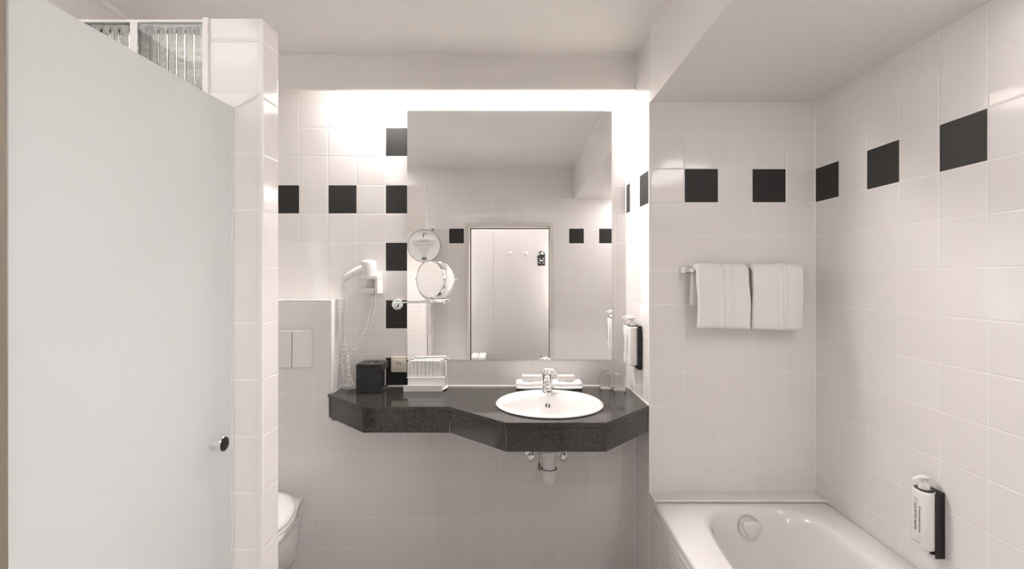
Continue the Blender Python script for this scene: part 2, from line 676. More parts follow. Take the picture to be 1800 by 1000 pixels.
box(bm, DX0 + 0.010, DX1 - 0.010, 0.085, 0.10, DZ - 0.018, DZ - 0.010)
box(bm, DX1 - 0.016, DX1 - 0.010, 0.085, 0.10, 0, DZ - 0.018)
obj('gasket', bm, M['gasket'], dr, smooth=0, label='black rubber gasket')
bm = B()
box(bm, DX1 + 0.012, DX1 + 0.83, 0.022, 0.062, 0.01, DZ - 0.01)
obj('door_leaf', bm, M['door'], dr, smooth=0, bevel=0.002)
for hz in ((VY - 430) / 175, (VY - 572) / 175):
    bm = B()
    lathe(bm, [(0.006, -0.035), (0.006, 0.035)], (DX1 + 0.004, REAR + 0.017, CZ + hz), n=12)
    box(bm, DX1 - 0.008, DX1 + 0.012, REAR + 0.0121, REAR + 0.015, CZ + hz - 0.03, CZ + hz + 0.03)
    obj('hinge', bm, M['chrome2'], dr)

# bulkhead over the bath
bm = B(); box(bm, XN, XR, REAR, TUBY, BULK, TOP)
struct('ceiling_bulkhead', bm, M['bulk'], label='lowered white ceiling box over the bath', cat='ceiling')
# fascia hiding the light above the mirror
bm = B()
box(bm, XL, side_x(PRE), PRE, PRE + 0.018, CZ + 0.911, TOP)
struct('ceiling_light_fascia', bm, M['beam'], label='white fascia board hiding the light above the mirror', cat='ceiling')
# thin filler beads
tn = 0


def trim(bm, label, m='caulk', cat='trim'):
    global tn
    tn += 1
    return struct('trim_%d' % tn, bm, M[m], label=label, cat=cat, smooth=40)


bm = B(); tube(bm, [(XN, REAR, TOP), (XN, PRE, TOP)], 0.007, 8); trim(bm, 'white filler bead between ceiling and bath bulkhead')
bm = B(); tube(bm, [(XL, PRE, TOP), (side_x(PRE), PRE, TOP)], 0.005, 8); trim(bm, 'white filler bead along the top of the light fascia')
bm = B(); tube(bm, [(side_x(PRE), PRE, CZ + 0.911), (side_x(PRE), PRE, TOP)], 0.004, 8); trim(bm, 'white filler bead at the right end of the light fascia')
bm = B(); box(bm, XN - 0.006, XN + 0.004, TUBY - 0.003, TUBY + 0.006, 0, BULK); trim(bm, 'white corner strip beside the bath end wall', 'trim')
bm = B(); tube(bm, [(XR, TUBY, CZ - 0.94), (XR, TUBY, BULK)], 0.0035, 8); trim(bm, 'white grout line in the corner above the bath')
bm = B(); tube(bm, [(0.5965, D, CT), (0.5965, D, CZ + 0.9)], 0.004, 8); trim(bm, 'white grout line in the corner right of the mirror')
bm = B(); tube(bm, [(side_x(PRE), PRE, 0.01), (side_x(PRE), PRE, CT - 0.12)], 0.004, 8); trim(bm, 'white grout line in the corner under the counter')
bm = B(); box(bm, XL, XL + 0.02, 1.33, PRE, TOP - 0.02, TOP); trim(bm, 'white cove strip between ceiling and left wall', 'trim')

# cistern wall: tall part behind the toilet, lower part under the counter
CBX = -0.880
bm = B()
q = [(XL, D - 0.001), (XL, PRE)]
r = 0.006
for j in range(7):
    a = math.radians(90 * j / 6)
    q.append((CBX - 0.002 - r + r * math.sin(a), PRE + r - r * math.cos(a)))
q.append((CBX - 0.006, D - 0.001))
n = len(q)
prism(bm, q, CT - 0.13, CZ - 0.119, [1] + [0] * 1 + [2] * (n - 3) + [0])
struct('wall_cistern', bm, [M['t_pre'], M['t_plainY'], M['t_plainY']], smooth=45, label='white tiled box wall behind the toilet', cat='wall')
bm = B(); box(bm, XL, side_x(PRE), PRE, D - 0.001, 0, CT - 0.13)
struct('wall_under_counter', bm, M['t_pre'], label='white tiled wall below the granite counter', cat='wall')
bm = B()
tube(bm, [(XL, PRE - 0.001, CZ - 0.1195), (CBX - 0.004, PRE - 0.001, CZ - 0.1195), (CBX - 0.005, D - 0.003, CZ - 0.1195)], 0.004, 8)
trim(bm, 'white edge bead on top of the toilet box wall')
bm = B(); tube(bm, [(CBX - 0.003, PRE + 0.0015, CT + 0.004), (CBX - 0.003, PRE + 0.0015, CZ - 0.1195)], 0.0045, 10)
trim(bm, 'white edge bead on the corner of the toilet box wall')

# partition with glass blocks between shower and toilet
PY0, PY1 = 1.2368, 1.317
PXR = -0.6636
PT = CZ + 0.682
S1 = 820 / PY0
bx0 = [(240 - 900) / S1 - k * 0.2006 for k in range(4)]     # left edge of every block column
BW = 0.178
bz1 = [CZ + 0.674 - k * 0.2006 for k in range(10)]
bm = B()
prism(bm, [(bx0[0] + BW + 0.001, PY0 + 0.0), (PXR, PY0), (-0.6600, PY1), (bx0[0] + BW + 0.001, PY1)], 0, PT, [0, 1, 0, 0])
zb = bz1[-1] - BW
box(bm, XL, bx0[0] + BW + 0.001, PY0, PY1, 0, zb - 0.001)
struct('wall_partition', bm, [M['t_part'], M['t_plainY']], label='white tiled end of the partition between shower and toilet', cat='wall')
bm = B()
box(bm, XL, bx0[0] + BW + 0.001, PY0 + 0.004, PY1 - 0.004, bz1[0] + 0.001, PT)
for k in range(9):
    box(bm, XL, bx0[0] + BW + 0.001, PY0 + 0.004, PY1 - 0.004, bz1[k + 1] + 0.001, bz1[k] - BW - 0.001)
for k in range(4):
    left = bx0[k + 1] + BW + 0.001 if k < 3 else XL
    for j in range(10):
        box(bm, left, bx0[k] - 0.001, PY0 + 0.004, PY1 - 0.004, bz1[j] - BW - 0.001, bz1[j] + 0.001)
struct('wall_block_mortar', bm, M['trim'], label='white mortar grid around the glass blocks', cat='wall')
bm = B(); box(bm, bx0[0] + BW + 0.0005, -0.8025, PY0 - 0.006, PY0, CZ + 0.18, PT); trim(bm, 'white upright strip between glass blocks and partition tiles', 'trim')
bm = B(); box(bm, PXR - 0.006, PXR + 0.003, PY0 - 0.003, PY0 + 0.006, 0, PT - 0.004); trim(bm, 'white corner strip on the partition end', 'trim')
# white wedge shaped as the lit triangle above the door's closing edge
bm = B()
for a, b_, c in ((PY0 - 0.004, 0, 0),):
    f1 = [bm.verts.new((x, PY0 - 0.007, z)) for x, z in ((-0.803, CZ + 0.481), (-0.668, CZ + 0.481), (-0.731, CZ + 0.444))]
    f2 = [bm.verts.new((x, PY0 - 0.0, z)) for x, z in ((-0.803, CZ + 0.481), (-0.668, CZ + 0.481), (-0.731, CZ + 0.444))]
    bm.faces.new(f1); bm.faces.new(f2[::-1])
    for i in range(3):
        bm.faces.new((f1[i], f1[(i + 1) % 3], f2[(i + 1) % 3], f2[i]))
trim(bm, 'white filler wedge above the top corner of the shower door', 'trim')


def glass_block():
    t = thing('glass_block', 'clear glass block', 'glass block', (0, 0, 0), 'glass blocks in the shower partition')
    N = 42
    for side in (0, 1):
        bm = B()
        y_out = PY0 + 0.003 if side == 0 else PY1 - 0.003
        sg = 1 if side == 0 else -1
        g0, g1 = [], []
        for i in range(N + 1):
            r0, r1 = [], []
            for j in range(N + 1):
                u, v = i / N, j / N
                x = -BW / 2 + BW * u
                z = -BW / 2 + BW * v
                e = min(u, 1 - u, v, 1 - v)
                env = min(1, max(0, (e - 0.06) / 0.05))
                if side == 0:
                    wv = math.cos(u * 2 * PI * 7.5)
                else:
                    wv = math.cos(v * 2 * PI * 9)
                dy = 0.0022 * wv * env
                r0.append(bm.verts.new((x, y_out, z)))
                r1.append(bm.verts.new((x, y_out + sg * (0.007 + dy), z)))
            g0.append(r0); g1.append(r1)
        for g in (g0, g1):
            for i in range(N):
                for j in range(N):
                    bm.faces.new((g[i][j], g[i + 1][j], g[i + 1][j + 1], g[i][j + 1]))
        for i in range(N):
            for (a, b_) in (((i, 0), (i + 1, 0)), ((i, N), (i + 1, N)), ((0, i), (0, i + 1)), ((N, i), (N, i + 1))):
                bm.faces.new((g0[a[0]][a[1]], g0[b_[0]][b_[1]], g1[b_[0]][b_[1]], g1[a[0]][a[1]]))
        obj('face_pane', bm, M['block'], t, smooth=60)
    bm = B()
    k = BW / 2
    for (a0, a1, c0, c1) in ((-k, -k + .004, -k, k), (k - .004, k, -k, k), (-k + .004, k - .004, -k, -k + .004), (-k + .004, k - .004, k - .004, k)):
        box(bm, a0, a1, PY0 + 0.013, PY1 - 0.013, c0, c1)
    obj('side_wall', bm, M['block'], t, smooth=0)
    return t


gb = glass_block()
ordr = ['nearest the tiled partition end', 'second column from the tiled end', 'third column from the tiled end', 'column against the left wall']
rows = ['top row', 'second row from the top', 'third row from the top', 'fourth row from the top', 'fifth row from the top',
        'sixth row from the top', 'seventh row from the top', 'eighth row from the top', 'ninth row from the top', 'bottom row']
for i in range(4):
    for j in range(10):
        loc = (bx0[i] + BW / 2, 0, bz1[j] - BW / 2)
        lab = 'clear glass block, %s, %s' % (rows[j], ordr[i])
        if i == 0 and j == 0:
            gb.location = loc
            gb['label'] = lab
        else:
            dup(gb, loc, lab)

# shower window with blind in the left wall
wn_ = thing('window_1', 'shower window with white slatted blind in the left wall', 'window', (XL, 0.74, WZ0))
wn_['kind'] = 'structure'
bm = B()
for (a, b_, c, d_) in ((WY0, WY0 + .04, WZ0, WZ1), (WY1 - .04, WY1, WZ0, WZ1), (WY0 + .04, WY1 - .04, WZ0, WZ0 + .04), (WY0 + .04, WY1 - .04, WZ1 - .04, WZ1)):
    box(bm, XL - 0.08, XL - 0.04, a, b_, c, d_)
obj('window_frame', bm, M['trim'], wn_, smooth=0)
bm = B(); box(bm, XL - 0.062, XL - 0.058, WY0 + .04, WY1 - .04, WZ0 + .04, WZ1 - .04)
obj('window_pane', bm, M['glass'], wn_, smooth=0)
bm = B()
for k in range(24):
    z = WZ0 + 0.05 + k * 0.034
    v = [bm.verts.new(p) for p in ((XL - 0.030, WY0 + .03, z + .0125), (XL - 0.030, WY1 - .03, z + .0125), (XL - 0.018, WY1 - .03, z - .0125), (XL - 0.018, WY0 + .03, z - .0125))]
    u = [bm.verts.new(p.co + Vector((0.0006, 0, 0.0012))) for p in v]
    bm.faces.new(v); bm.faces.new(u[::-1])
    for i in range(4):
        bm.faces.new((v[i], v[(i + 1) % 4], u[(i + 1) % 4], u[i]))
obj('window_blind', bm, M['trim'], wn_, smooth=0)

# unseen fill lights added to brighten the room, then the tube above the mirror
t = thing('ceiling_lamp', 'large opal ceiling panel lamp above the shower', 'lamp', (-1.35, 0.46, TOP))
bm = B(); box(bm, -1.59, -1.11, 0.20, 0.72, TOP - 0.02, TOP); obj('lamp_base', bm, M['wplastic'], t, smooth=0)
bm = B(); box(bm, -1.58, -1.12, 0.21, 0.71, TOP - 0.035, TOP - 0.0202); obj('lamp_shade', bm, M['lampglass'], t, smooth=0)
t = thing('ceiling_lamp', 'flat opal lamp under the ceiling box at the near end of the bath', 'lamp', (1.11, 0.62, BULK))  # added to light the bath end, outside the mirror's view
bm = B(); box(bm, 1.03, 1.31, 0.29, 1.02, BULK - 0.012, BULK); obj('lamp_base', bm, M['wplastic'], t, smooth=0)
bm = B(); box(bm, 1.04, 1.30, 0.30, 1.01, BULK - 0.03, BULK - 0.0122); obj('lamp_shade', bm, M['lampglass3'], t, smooth=0)
t = thing('ceiling_lamp', 'long opal ceiling lamp in the corridor', 'lamp', (-0.15, -0.28, TOP))
bm = B(); box(bm, -0.62, 0.32, -0.44, -0.12, TOP - 0.02, TOP); obj('lamp_base', bm, M['chrome2'], t, smooth=0)
bm = B(); box(bm, -0.61, 0.31, -0.43, -0.13, TOP - 0.05, TOP - 0.02); obj('lamp_shade', bm, M['lampglass2'], t, smooth=0, bevel=0.01)
for sx_, mt_, sl in ((-0.76, 'lampglass4', 'tall opal wall lamp in the corridor left of the doorway'), (0.72, 'lampglass5', 'tall opal wall lamp in the corridor right of the doorway')):  # pair added as frontal fill, outside the mirror's view
    t = thing('wall_lamp', sl, 'lamp', (sx_, -0.596, CZ - 0.35), 'corridor wall lamps')
    bm = B(); box(bm, sx_ - 0.09, sx_ + 0.09, -0.596, -0.585, CZ - 0.37, CZ + 0.37); obj('backplate', bm, M['chrome2'], t, smooth=0)
    bm = B(); box(bm, sx_ - 0.12, sx_ + 0.12, -0.5848, -0.535, CZ - 0.40, CZ + 0.40); obj('lamp_shade', bm, M[mt_], t, smooth=0)
t = thing('fluorescent_lamp', 'white fluorescent tube lamp hidden above the mirror', 'lamp', (-0.18, 2.39, CZ + 1.02))
bm = B(); box(bm, -0.86, 0.50, 2.368, 2.412, CZ + 1.008, CZ + 1.05); box(bm, -0.86, -0.845, 2.375, 2.405, CZ + 0.965, CZ + 1.008); box(bm, 0.485, 0.50, 2.375, 2.405, CZ + 0.965, CZ + 1.008)
obj('lamp_housing', bm, M['wplastic'], t, smooth=0)
bm = B(); lathe(bm, [(0.013, -0.845), (0.013, 0.485)], (0, 2.39, CZ + 0.985), axis='X', n=16)
obj('lamp_tube', bm, M['tube'], t)
for x in (-0.60, 0.24):
    bm = B(); box(bm, x - 0.012, x + 0.012, 2.378, 2.402, CZ + 1.05, TOP); obj('bracket', bm, M['wplastic'], t, smooth=0)

# ---------------------------------------------------------------- shower door
gx = lambda y: -0.739 - 0.031 * (1.237 - y)
t = thing('shower_door', 'frosted glass shower door standing at the left', 'shower door', (gx(0.96), 0.96, 0.02))
bm = B()
y0, y1 = 0.700, 1.2285
zt, zb_ = CZ + 0.445, 0.025
prism(bm, [(gx(y0), y0), (gx(y1), y1), (gx(y1) - 0.008, y1), (gx(y0) - 0.008, y0)], zb_, zt)
obj('glass_pane', bm, M['frost'], t, smooth=0)
bm = B()
prism(bm, [(gx(y1) + 0.0015, y1 + 0.0003), (gx(y1) + 0.0015, y1 + 0.0065), (gx(y1) - 0.009, y1 + 0.0065), (gx(y1) - 0.009, y1 + 0.0003)], zb_, zt)
obj('edge_seal', bm, M['edge'], t, smooth=0, label='clear plastic edge seal')
kz = CZ - 0.414
ky = 1.150
kn = obj('door_knob', (lambda b: (lathe(b, [(0.012, 0.0), (0.012, 0.004), (0.0095, 0.012), (0.0115, 0.022), (0.019, 0.0265), (0.0195, 0.031), (0.0175, 0.033)], (gx(ky), ky, kz), axis='X', n=36), b)[1])(B()), M['chrome'], t, label='round chrome door knob')
bm = B(); lathe(bm, [(0.0172, 0.0331), (0.0165, 0.0343), (0.001, 0.0348)], (gx(ky), ky, kz), axis='X', n=36)
obj('knob_face', bm, M['black'], kn, label='black disc on the knob')
bm = B()
prism(bm, [(-0.774, 0.672), (-0.7572, 0.672), (-0.7572, 0.6985), (-0.774, 0.6985)], 0.0, CZ + 0.45)
for v in bm.verts:
    if v.co.x > -0.76:
        v.co.x += 0.0012 - 0.004 * (v.co.z - CZ)
trim(bm, 'tan metal post at the near edge of the shower door', 'bronze')
bm = B(); box(bm, -0.84, -0.775, REAR, 0.66, 0, CZ + 0.45)
struct('wall_shower', bm, M['t_plainY'], label='white tiled nib wall holding the shower door', cat='wall')

# ---------------------------------------------------------------- mirror
bm = B(); box(bm, (716 - 900) / 336.6, (1075 - 900) / 336.6, D - 0.005, D - 0.0002, CZ - 0.4365, CZ + 0.921)
t = thing('wall_mirror', 'large frameless wall mirror above the granite counter', 'mirror', (-0.013, D, CZ - 0.4365))
obj('mirror_glass', bm, M['mirror'], t, smooth=0)
bm = B(); box(bm, (716 - 900) / 336.6, (1075 - 900) / 336.6, D - 0.0062, D - 0.0002, CZ - 0.4405, CZ - 0.4367)
obj('bottom_rail', bm, M['chrome2'], t, smooth=0, label='thin metal rail under the glass')

# ---------------------------------------------------------------- counter
t = thing('vanity_counter', 'dark granite vanity counter with angled front edge', 'counter', (-0.1, D, CT - 0.115))
cpoly = [(-0.897, PRE - 0.004), (-0.6575, 2.05), (-0.2745, 2.05), (-0.0245, 1.8275), (0.372, 1.8275), (0.608, 2.0675),
         (0.5945, D - 0.001), (CBX + 0.002, D - 0.001), (CBX + 0.002, PRE + 0.03), (CBX - 0.006, PRE + 0.006), (CBX - 0.02, PRE - 0.003)]
BC = (0.1675, 2.095)
bm = B()
ov = [bm.verts.new((x, y, CT)) for x, y in cpoly]
iv = [bm.verts.new((BC[0] + 0.222 * math.cos(a * 2 * PI / 48), BC[1] + 0.207 * math.sin(a * 2 * PI / 48), CT)) for a in range(48)]
ed = []
for L_ in (ov, iv):
    for i in range(len(L_)):
        ed.append(bm.edges.new((L_[i], L_[(i + 1) % len(L_)])))
bmesh.ops.triangle_fill(bm, use_beauty=True, use_dissolve=False, edges=ed)
bad = [f for f in bm.faces if (f.calc_center_median().x - BC[0]) ** 2 / 0.222 ** 2 + (f.calc_center_median().y - BC[1]) ** 2 / 0.207 ** 2 < 0.9 and all(v in iv for v in f.verts)]
bmesh.ops.delete(bm, geom=bad, context='FACES_ONLY')
ge = bmesh.ops.extrude_face_region(bm, geom=bm.faces[:])
bmesh.ops.translate(bm, verts=[g for g in ge['geom'] if isinstance(g, bmesh.types.BMVert)], vec=(0, 0, -0.020))
obj('worktop', bm, M['granite'], t, smooth=0, bevel=0.0012, seg=1)
# fascia panels, set back a hair below the slab
fp = [(-0.893, PRE), (-0.656, 2.0535), (-0.2735, 2.0535), (-0.0235, 1.831), (0.3705, 1.831), (0.6045, 2.069)]
for i in range(5):
    a, b_ = Vector(fp[i]), Vector(fp[i + 1])
    d_ = (b_ - a).normalized()
    nrm = Vector((-d_.y, d_.x))
    bm = B()
    e = 0.0006
    a2, b2 = a + d_ * e, b_ - d_ * e
    # mitred back corners
    prism(bm, [tuple(a2), tuple(b2), tuple(b2 + nrm * 0.016 - d_ * 0.012), tuple(a2 + nrm * 0.016 + d_ * 0.012)], CT - 0.115, CT - 0.0215)
    obj('fascia_panel', bm, M['granite'], t, smooth=0, bevel=0.0008, seg=1)
bm = B(); box(bm, -0.9005, -0.8945, PRE - 0.006, PRE - 0.0005, CT - 0.118, CT - 0.012)
obj('silicone_joint', bm, M['caulk'], t, smooth=0, label='white silicone joint')
bm = B()
tube(bm, [(-0.897, PRE - 0.004, CT + 0.0005), (CBX - 0.02, PRE - 0.002, CT + 0.001), (CBX - 0.003, PRE + 0.028, CT + 0.001), (CBX + 0.001, D - 0.003, CT + 0.001), (0.5945, D - 0.003, CT + 0.001), (0.6085, TUBY + 0.003, CT + 0.001)], 0.0045, 8)
obj('silicone_bead', bm, M['caulk'], t, label='white silicone bead along the wall')

# ---------------------------------------------------------------- basin
t = thing('wash_basin', 'oval white ceramic wash basin set in the counter', 'basin', (BC[0], BC[1], CT))
bm = B()
n = 64


def ell(cx, cy, a, b_, z, n=64):
    return [(cx + a * math.cos(2 * PI * k / n), cy + b_ * math.sin(2 * PI * k / n), z) for k in range(n)]


cx, cy = BC
rings = [ell(cx, cy, .216, .201, CT - 0.03), ell(cx, cy, .219, .204, CT - 0.001), ell(cx, cy, .238, .223, CT + 0.0008), ell(cx, cy, .241, .226, CT + 0.004), ell(cx, cy, .2405, .2255, CT + 0.007),
         ell(cx, cy, .237, .222, CT + 0.0085), ell(cx, cy, .235, .220, CT + 0.0105), ell(cx, cy, .231, .216, CT + 0.0135), ell(cx, cy - .003, .224, .206, CT + 0.0145),
         ell(cx, cy - .022, .212, .180, CT + 0.0125), ell(cx, cy - .030, .205, .166, CT + 0.006), ell(cx, cy - .032, .199, .160, CT - 0.010),
         ell(cx, cy - .034, .188, .150, CT - 0.05), ell(cx, cy - .036, .165, .130, CT - 0.09), ell(cx, cy - .04, .12, .095, CT - 0.118),
         ell(cx, cy - .04, .06, .05, CT - 0.128), ell(cx, cy - .04, .022, .022, CT - 0.131)]
loft(bm, rings, True, False, False)
o = obj('bowl', bm, M['ceramic'], t, smooth=60, subd=1)
md = o.modifiers.new('thick', 'SOLIDIFY'); md.thickness = -0.006; md.offset = 1
o.modifiers.move(1, 0)
bm = B(); lathe(bm, [(0.0215, -0.006), (0.0215, 0), (0.018, 0.003), (0.002, 0.004)], (cx, cy - .04, CT - 0.1305)); obj('drain_plug', bm, M['chrome'], t)
# overflow on the back of the bowl
oc = Vector((cx + 0.002, cy + 0.119, CT - 0.0405))
Ro = Matrix.Rotation(math.radians(-14), 3, 'X')
bm = B(); lathe(bm, [(0.0145, 0.0), (0.0145, -0.0015), (0.012, -0.0025), (0.0118, -0.001)], (0, 0, 0), axis='Y', n=32, caps=(True, True))
bmesh.ops.transform(bm, matrix=Matrix.Translation(oc) @ Ro.to_4x4() , verts=bm.verts[:])
ov_ = obj('overflow', bm, M['ceramic'], t)
bm = B()
for a0 in (100, 280):
    pts0, pts1 = [], []
    for k in range(11):
        a = math.radians(a0 + k * 13)
        pts0.append((0.0052 * math.cos(a), -0.0028, 0.0052 * math.sin(a)))
        pts1.append((0.0108 * math.cos(a), -0.0028, 0.0108 * math.sin(a)))
    loft(bm, [pts0, pts1], False)
bmesh.ops.transform(bm, matrix=Matrix.Translation(oc) @ Ro.to_4x4(), verts=bm.verts[:])
obj('overflow_slot', bm, M['hole'], ov_, label='dark overflow slots')

# trap and valves below
t = thing('sink_trap', 'white bottle trap hanging under the basin', 'pipe', (0.1675, 2.12, CZ - 0.95))
c0 = (0.1675, 2.12, CZ)
bm = B(); lathe(bm, [(0.020, -0.72), (0.020, -0.815)], c0, n=28); obj('inlet_pipe', bm, M['greyplastic'], t)
bm = B(); lathe(bm, [(0.028, -0.795), (0.031, -0.80), (0.031, -0.825), (0.029, -0.83), (0.029, -0.872), (0.034, -0.873), (0.036, -0.878), (0.036, -0.888), (0.033, -0.890), (0.032, -0.925), (0.029, -0.938), (0.018, -0.944), (0.002, -0.945)], c0, n=32)
tb = obj('bottle', bm, M['wplastic'], t)
bm = B(); lathe(bm, [(0.0335, -0.8722), (0.0362, -0.8732), (0.0335, -0.8742)], c0, n=32); obj('ring_gap', bm, M['ink'], tb, label='dark seam ring')
bm = B(); tube(bm, [(0.1675, 2.14, CZ - 0.81), (0.1675, PRE - 0.001, CZ - 0.81)], 0.017, 16); obj('outlet_pipe', bm, M['greyplastic'], t)
for x, lab in ((0.09, 'chrome stop valve under the counter left of the trap'), (0.243, 'chrome stop valve under the counter right of the trap')):
    t = thing('stop_valve', lab, 'valve', (x, PRE, CZ - 0.86), 'stop valves under the counter')
    bm = B(); lathe(bm, [(0.026, -0.001), (0.026, -0.006), (0.014, -0.010)], (x, PRE, CZ - 0.857), axis='Y', n=24); obj('rosette', bm, M['chrome'], t)
    bm = B(); lathe(bm, [(0.011, -0.008), (0.011, -0.05)], (x, PRE, CZ - 0.857), axis='Y', n=20); obj('valve_body', bm, M['chrome'], t)
    bm = B(); lathe(bm, [(0.015, -0.05), (0.019, -0.054), (0.019, -0.072), (0.012, -0.077)], (x, PRE, CZ - 0.857), axis='Y', n=10); obj('valve_knob', bm, M['chrome'], t)
    bm = B(); tube(bm, spline([(x, PRE - 0.03, CZ - 0.85), (x, PRE - 0.03, CZ - 0.78), (0.1675 + (x - 0.1675) * 0.3, PRE - 0.03, CZ - 0.70)], 6), 0.005, 8); obj('supply_hose', bm, M['chrome2'], t)
t = thing('pull_rod', 'thin pop-up waste rod with brown end beside the trap', 'rod', (0.127, 2.16, CZ - 0.882))
bm = B(); tube(bm, [(0.127, 2.16, CZ - 0.71), (0.127, 2.16, CZ - 0.868)], 0.0012, 8); obj('rod', bm, M['brass'], t)
bm = B(); lathe(bm, [(0.003, -0.866), (0.0062, -0.869), (0.0070, -0.883), (0.0062, -0.896), (0.003, -0.90)], (0.127, 2.16, CZ), n=16); obj('rod_end', bm, M['brass'], t)

# ---------------------------------------------------------------- mixer tap
TX, TY, TZ = 0.1705, 2.272, CT + 0.0135
t = thing('mixer_tap', 'chrome single lever mixer tap behind the oval basin', 'tap', (TX, TY, TZ))
bm = B()
lathe(bm, [(0.0265, 0), (0.0265, 0.004), (0.0235, 0.010), (0.0215, 0.028), (0.0215, 0.052), (0.0232, 0.062), (0.0232, 0.068)], (TX, TY, TZ), n=36)
obj('body', bm, M['chrome'], t, smooth=50)
bm = B()
sp = spline([(TX, TY - 0.005, TZ + 0.034), (TX, TY - 0.035, TZ + 0.041), (TX, TY - 0.075, TZ + 0.043), (TX, TY - 0.10, TZ + 0.036), (TX, TY - 0.108, TZ + 0.024)], 6)
tube(bm, sp, [0.0185 - 0.0065 * i / (len(sp) - 1) for i in range(len(sp))], 16)
sp_o = obj('spout', bm, M['chrome'], t, smooth=60)
bm = B(); lathe(bm, [(0.0115, 0.006), (0.0115, -0.008), (0.009, -0.008), (0.0085, 0.004)], (TX, TY - 0.108, TZ + 0.018), n=20); obj('aerator', bm, M['chrome2'], sp_o)
bm = B()
rings = []
for z, r_, dx in ((0.0695, 0.0235, 0), (0.078, 0.0245, 0), (0.092, 0.0245, 0.0005), (0.103, 0.0225, 0.002), (0.110, 0.016, 0.004), (0.1135, 0.006, 0.006)):
    rings.append([(TX + dx + r_ * math.cos(k * PI / 14), TY + r_ * math.sin(k * PI / 14), TZ + z) for k in range(28)])
loft(bm, rings, True, True, True)
hd = obj('cartridge_cap', bm, M['chrome'], t, smooth=60)
bm = B()
path = spline([(TX - 0.006, TY - 0.002, TZ + 0.1105), (TX + 0.012, TY - 0.010, TZ + 0.112), (TX + 0.030, TY - 0.020, TZ + 0.103), (TX + 0.050, TY - 0.032, TZ + 0.083)], 6)
rings = []
for i, p in enumerate(path):
    f_ = i / (len(path) - 1)
    wd = 0.013 + 0.001 * f_ - 0.004 * f_ * f_
    th = 0.0055 - 0.0025 * f_
    side = Vector((0.5, 0.85, 0.0)).normalized()
    tan = (path[min(i + 1, len(path) - 1)] - path[max(i - 1, 0)]).normalized()
    up = side.cross(tan).normalized()
    rings.append([p + side * wd * math.cos(k * PI / 8) + up * th * math.sin(k * PI / 8) for k in range(16)])
loft(bm, rings, True, True, True)
obj('lever', bm, M['chrome'], t, smooth=60)


# ---------------------------------------------------------------- little folded towels with soap
def folded(x0, x1, label, soap_label, sx0, sx1, sz=0.0):
    Yf, Yb = 2.350, 2.425
    bm = B()
    N1, N2 = 22, 26
    rings = []
    for i in range(N1 + 1):
        u = i / N1
        x = x0 + (x1 - x0) * u
        ring = []
        for k in range(N2):
            a = 2 * PI * k / N2
            ca, sa = math.cos(a), math.sin(a)
            e = 0.5
            yy = (Yf + Yb) / 2 + (Yb - Yf) / 2 * (abs(ca) ** e) * (1 if ca > 0 else -1)
            zz = CT + 0.020 + 0.018 * (abs(sa) ** 0.6) * (1 if sa > 0 else -1)
            if sa > 0:
                zz += 0.006 * (2 * u - 1) ** 2 + 0.0015 * math.sin(u * 17 + k)
            yy += 0.0025 * math.sin(u * 9 + x0 * 40) * (ca < 0)
            endr = min(1, min(u, 1 - u) * 9 + 0.72)
            zz = CT + 0.002 + (zz - CT - 0.002) * endr
            ring.append((x, yy, max(zz, CT + 0.0015)))
        rings.append(ring)
    loft(bm, rings, True, True, True)
    t = thing('folded_towel', label, 'towel', ((x0 + x1) / 2, 2.39, CT), 'small folded towels behind the basin')
    obj('towel_roll', bm, M['towel'], t, smooth=70)
    # folded layers seen on the front
    bm = B()
    tube(bm, spline([(x0 + 0.004, Yf - 0.001, CT + 0.013), (x0 + (x1 - x0) * .4, Yf - 0.004, CT + 0.0105), (x1 - 0.004, Yf - 0.002, CT + 0.012)], 6), 0.0065, 10)
    obj('hem', bm, M['towel'], t)
    s = B()
    zz = CT + 0.0405
    box(s, sx0, sx1, 2.368, 2.408, zz, zz + 0.027)
    obj('soap_box', s, M['paper'], None, label=soap_label, cat='soap', group='soap packs on the folded towels', smooth=0, bevel=0.002)


folded(0.020, 0.158, 'small white folded towel left of the tap', 'white soap pack on the towel left of the tap', 0.052, 0.152)
folded(0.206, 0.356, 'small white folded towel right of the tap', 'white soap pack on the towel right of the tap', 0.232, 0.316)


# ---------------------------------------------------------------- tumblers
def tumbler(x, y, label):
    t = thing('drinking_glass', label, 'glass', (x, y, CT), 'upturned drinking glasses')
    bm = B()
    H = 0.088
    lathe(bm, [(0.0335, 0.0008), (0.0328, 0.0012), (0.0312, H * .35), (0.0285, H * .8), (0.0275, H), (0.0272, H + .002), (0.0255, H + .003), (0.001, H + 0.003)], (x, y, CT), n=40, caps=(False, False))
    lathe(bm, [(0.0335, 0.0008), (0.0326, 0.0004), (0.0318, 0.0012), (0.0302, H * .35), (0.0275, H * .8), (0.0266, H - .004), (0.0250, H - .005), (0.001, H - 0.005)], (x, y, CT), n=40, caps=(False, False))
    bmesh.ops.remove_doubles(bm, verts=bm.verts[:], dist=0.0002)
    obj('tumbler', bm, M['glass'], t, smooth=50)


tumbler(0.4805, 2.388, 'clear drinking glass upside down on the counter, the left and rear one')
tumbler(0.541, 2.345, 'clear drinking glass upside down on the counter, the right one nearer the side wall')

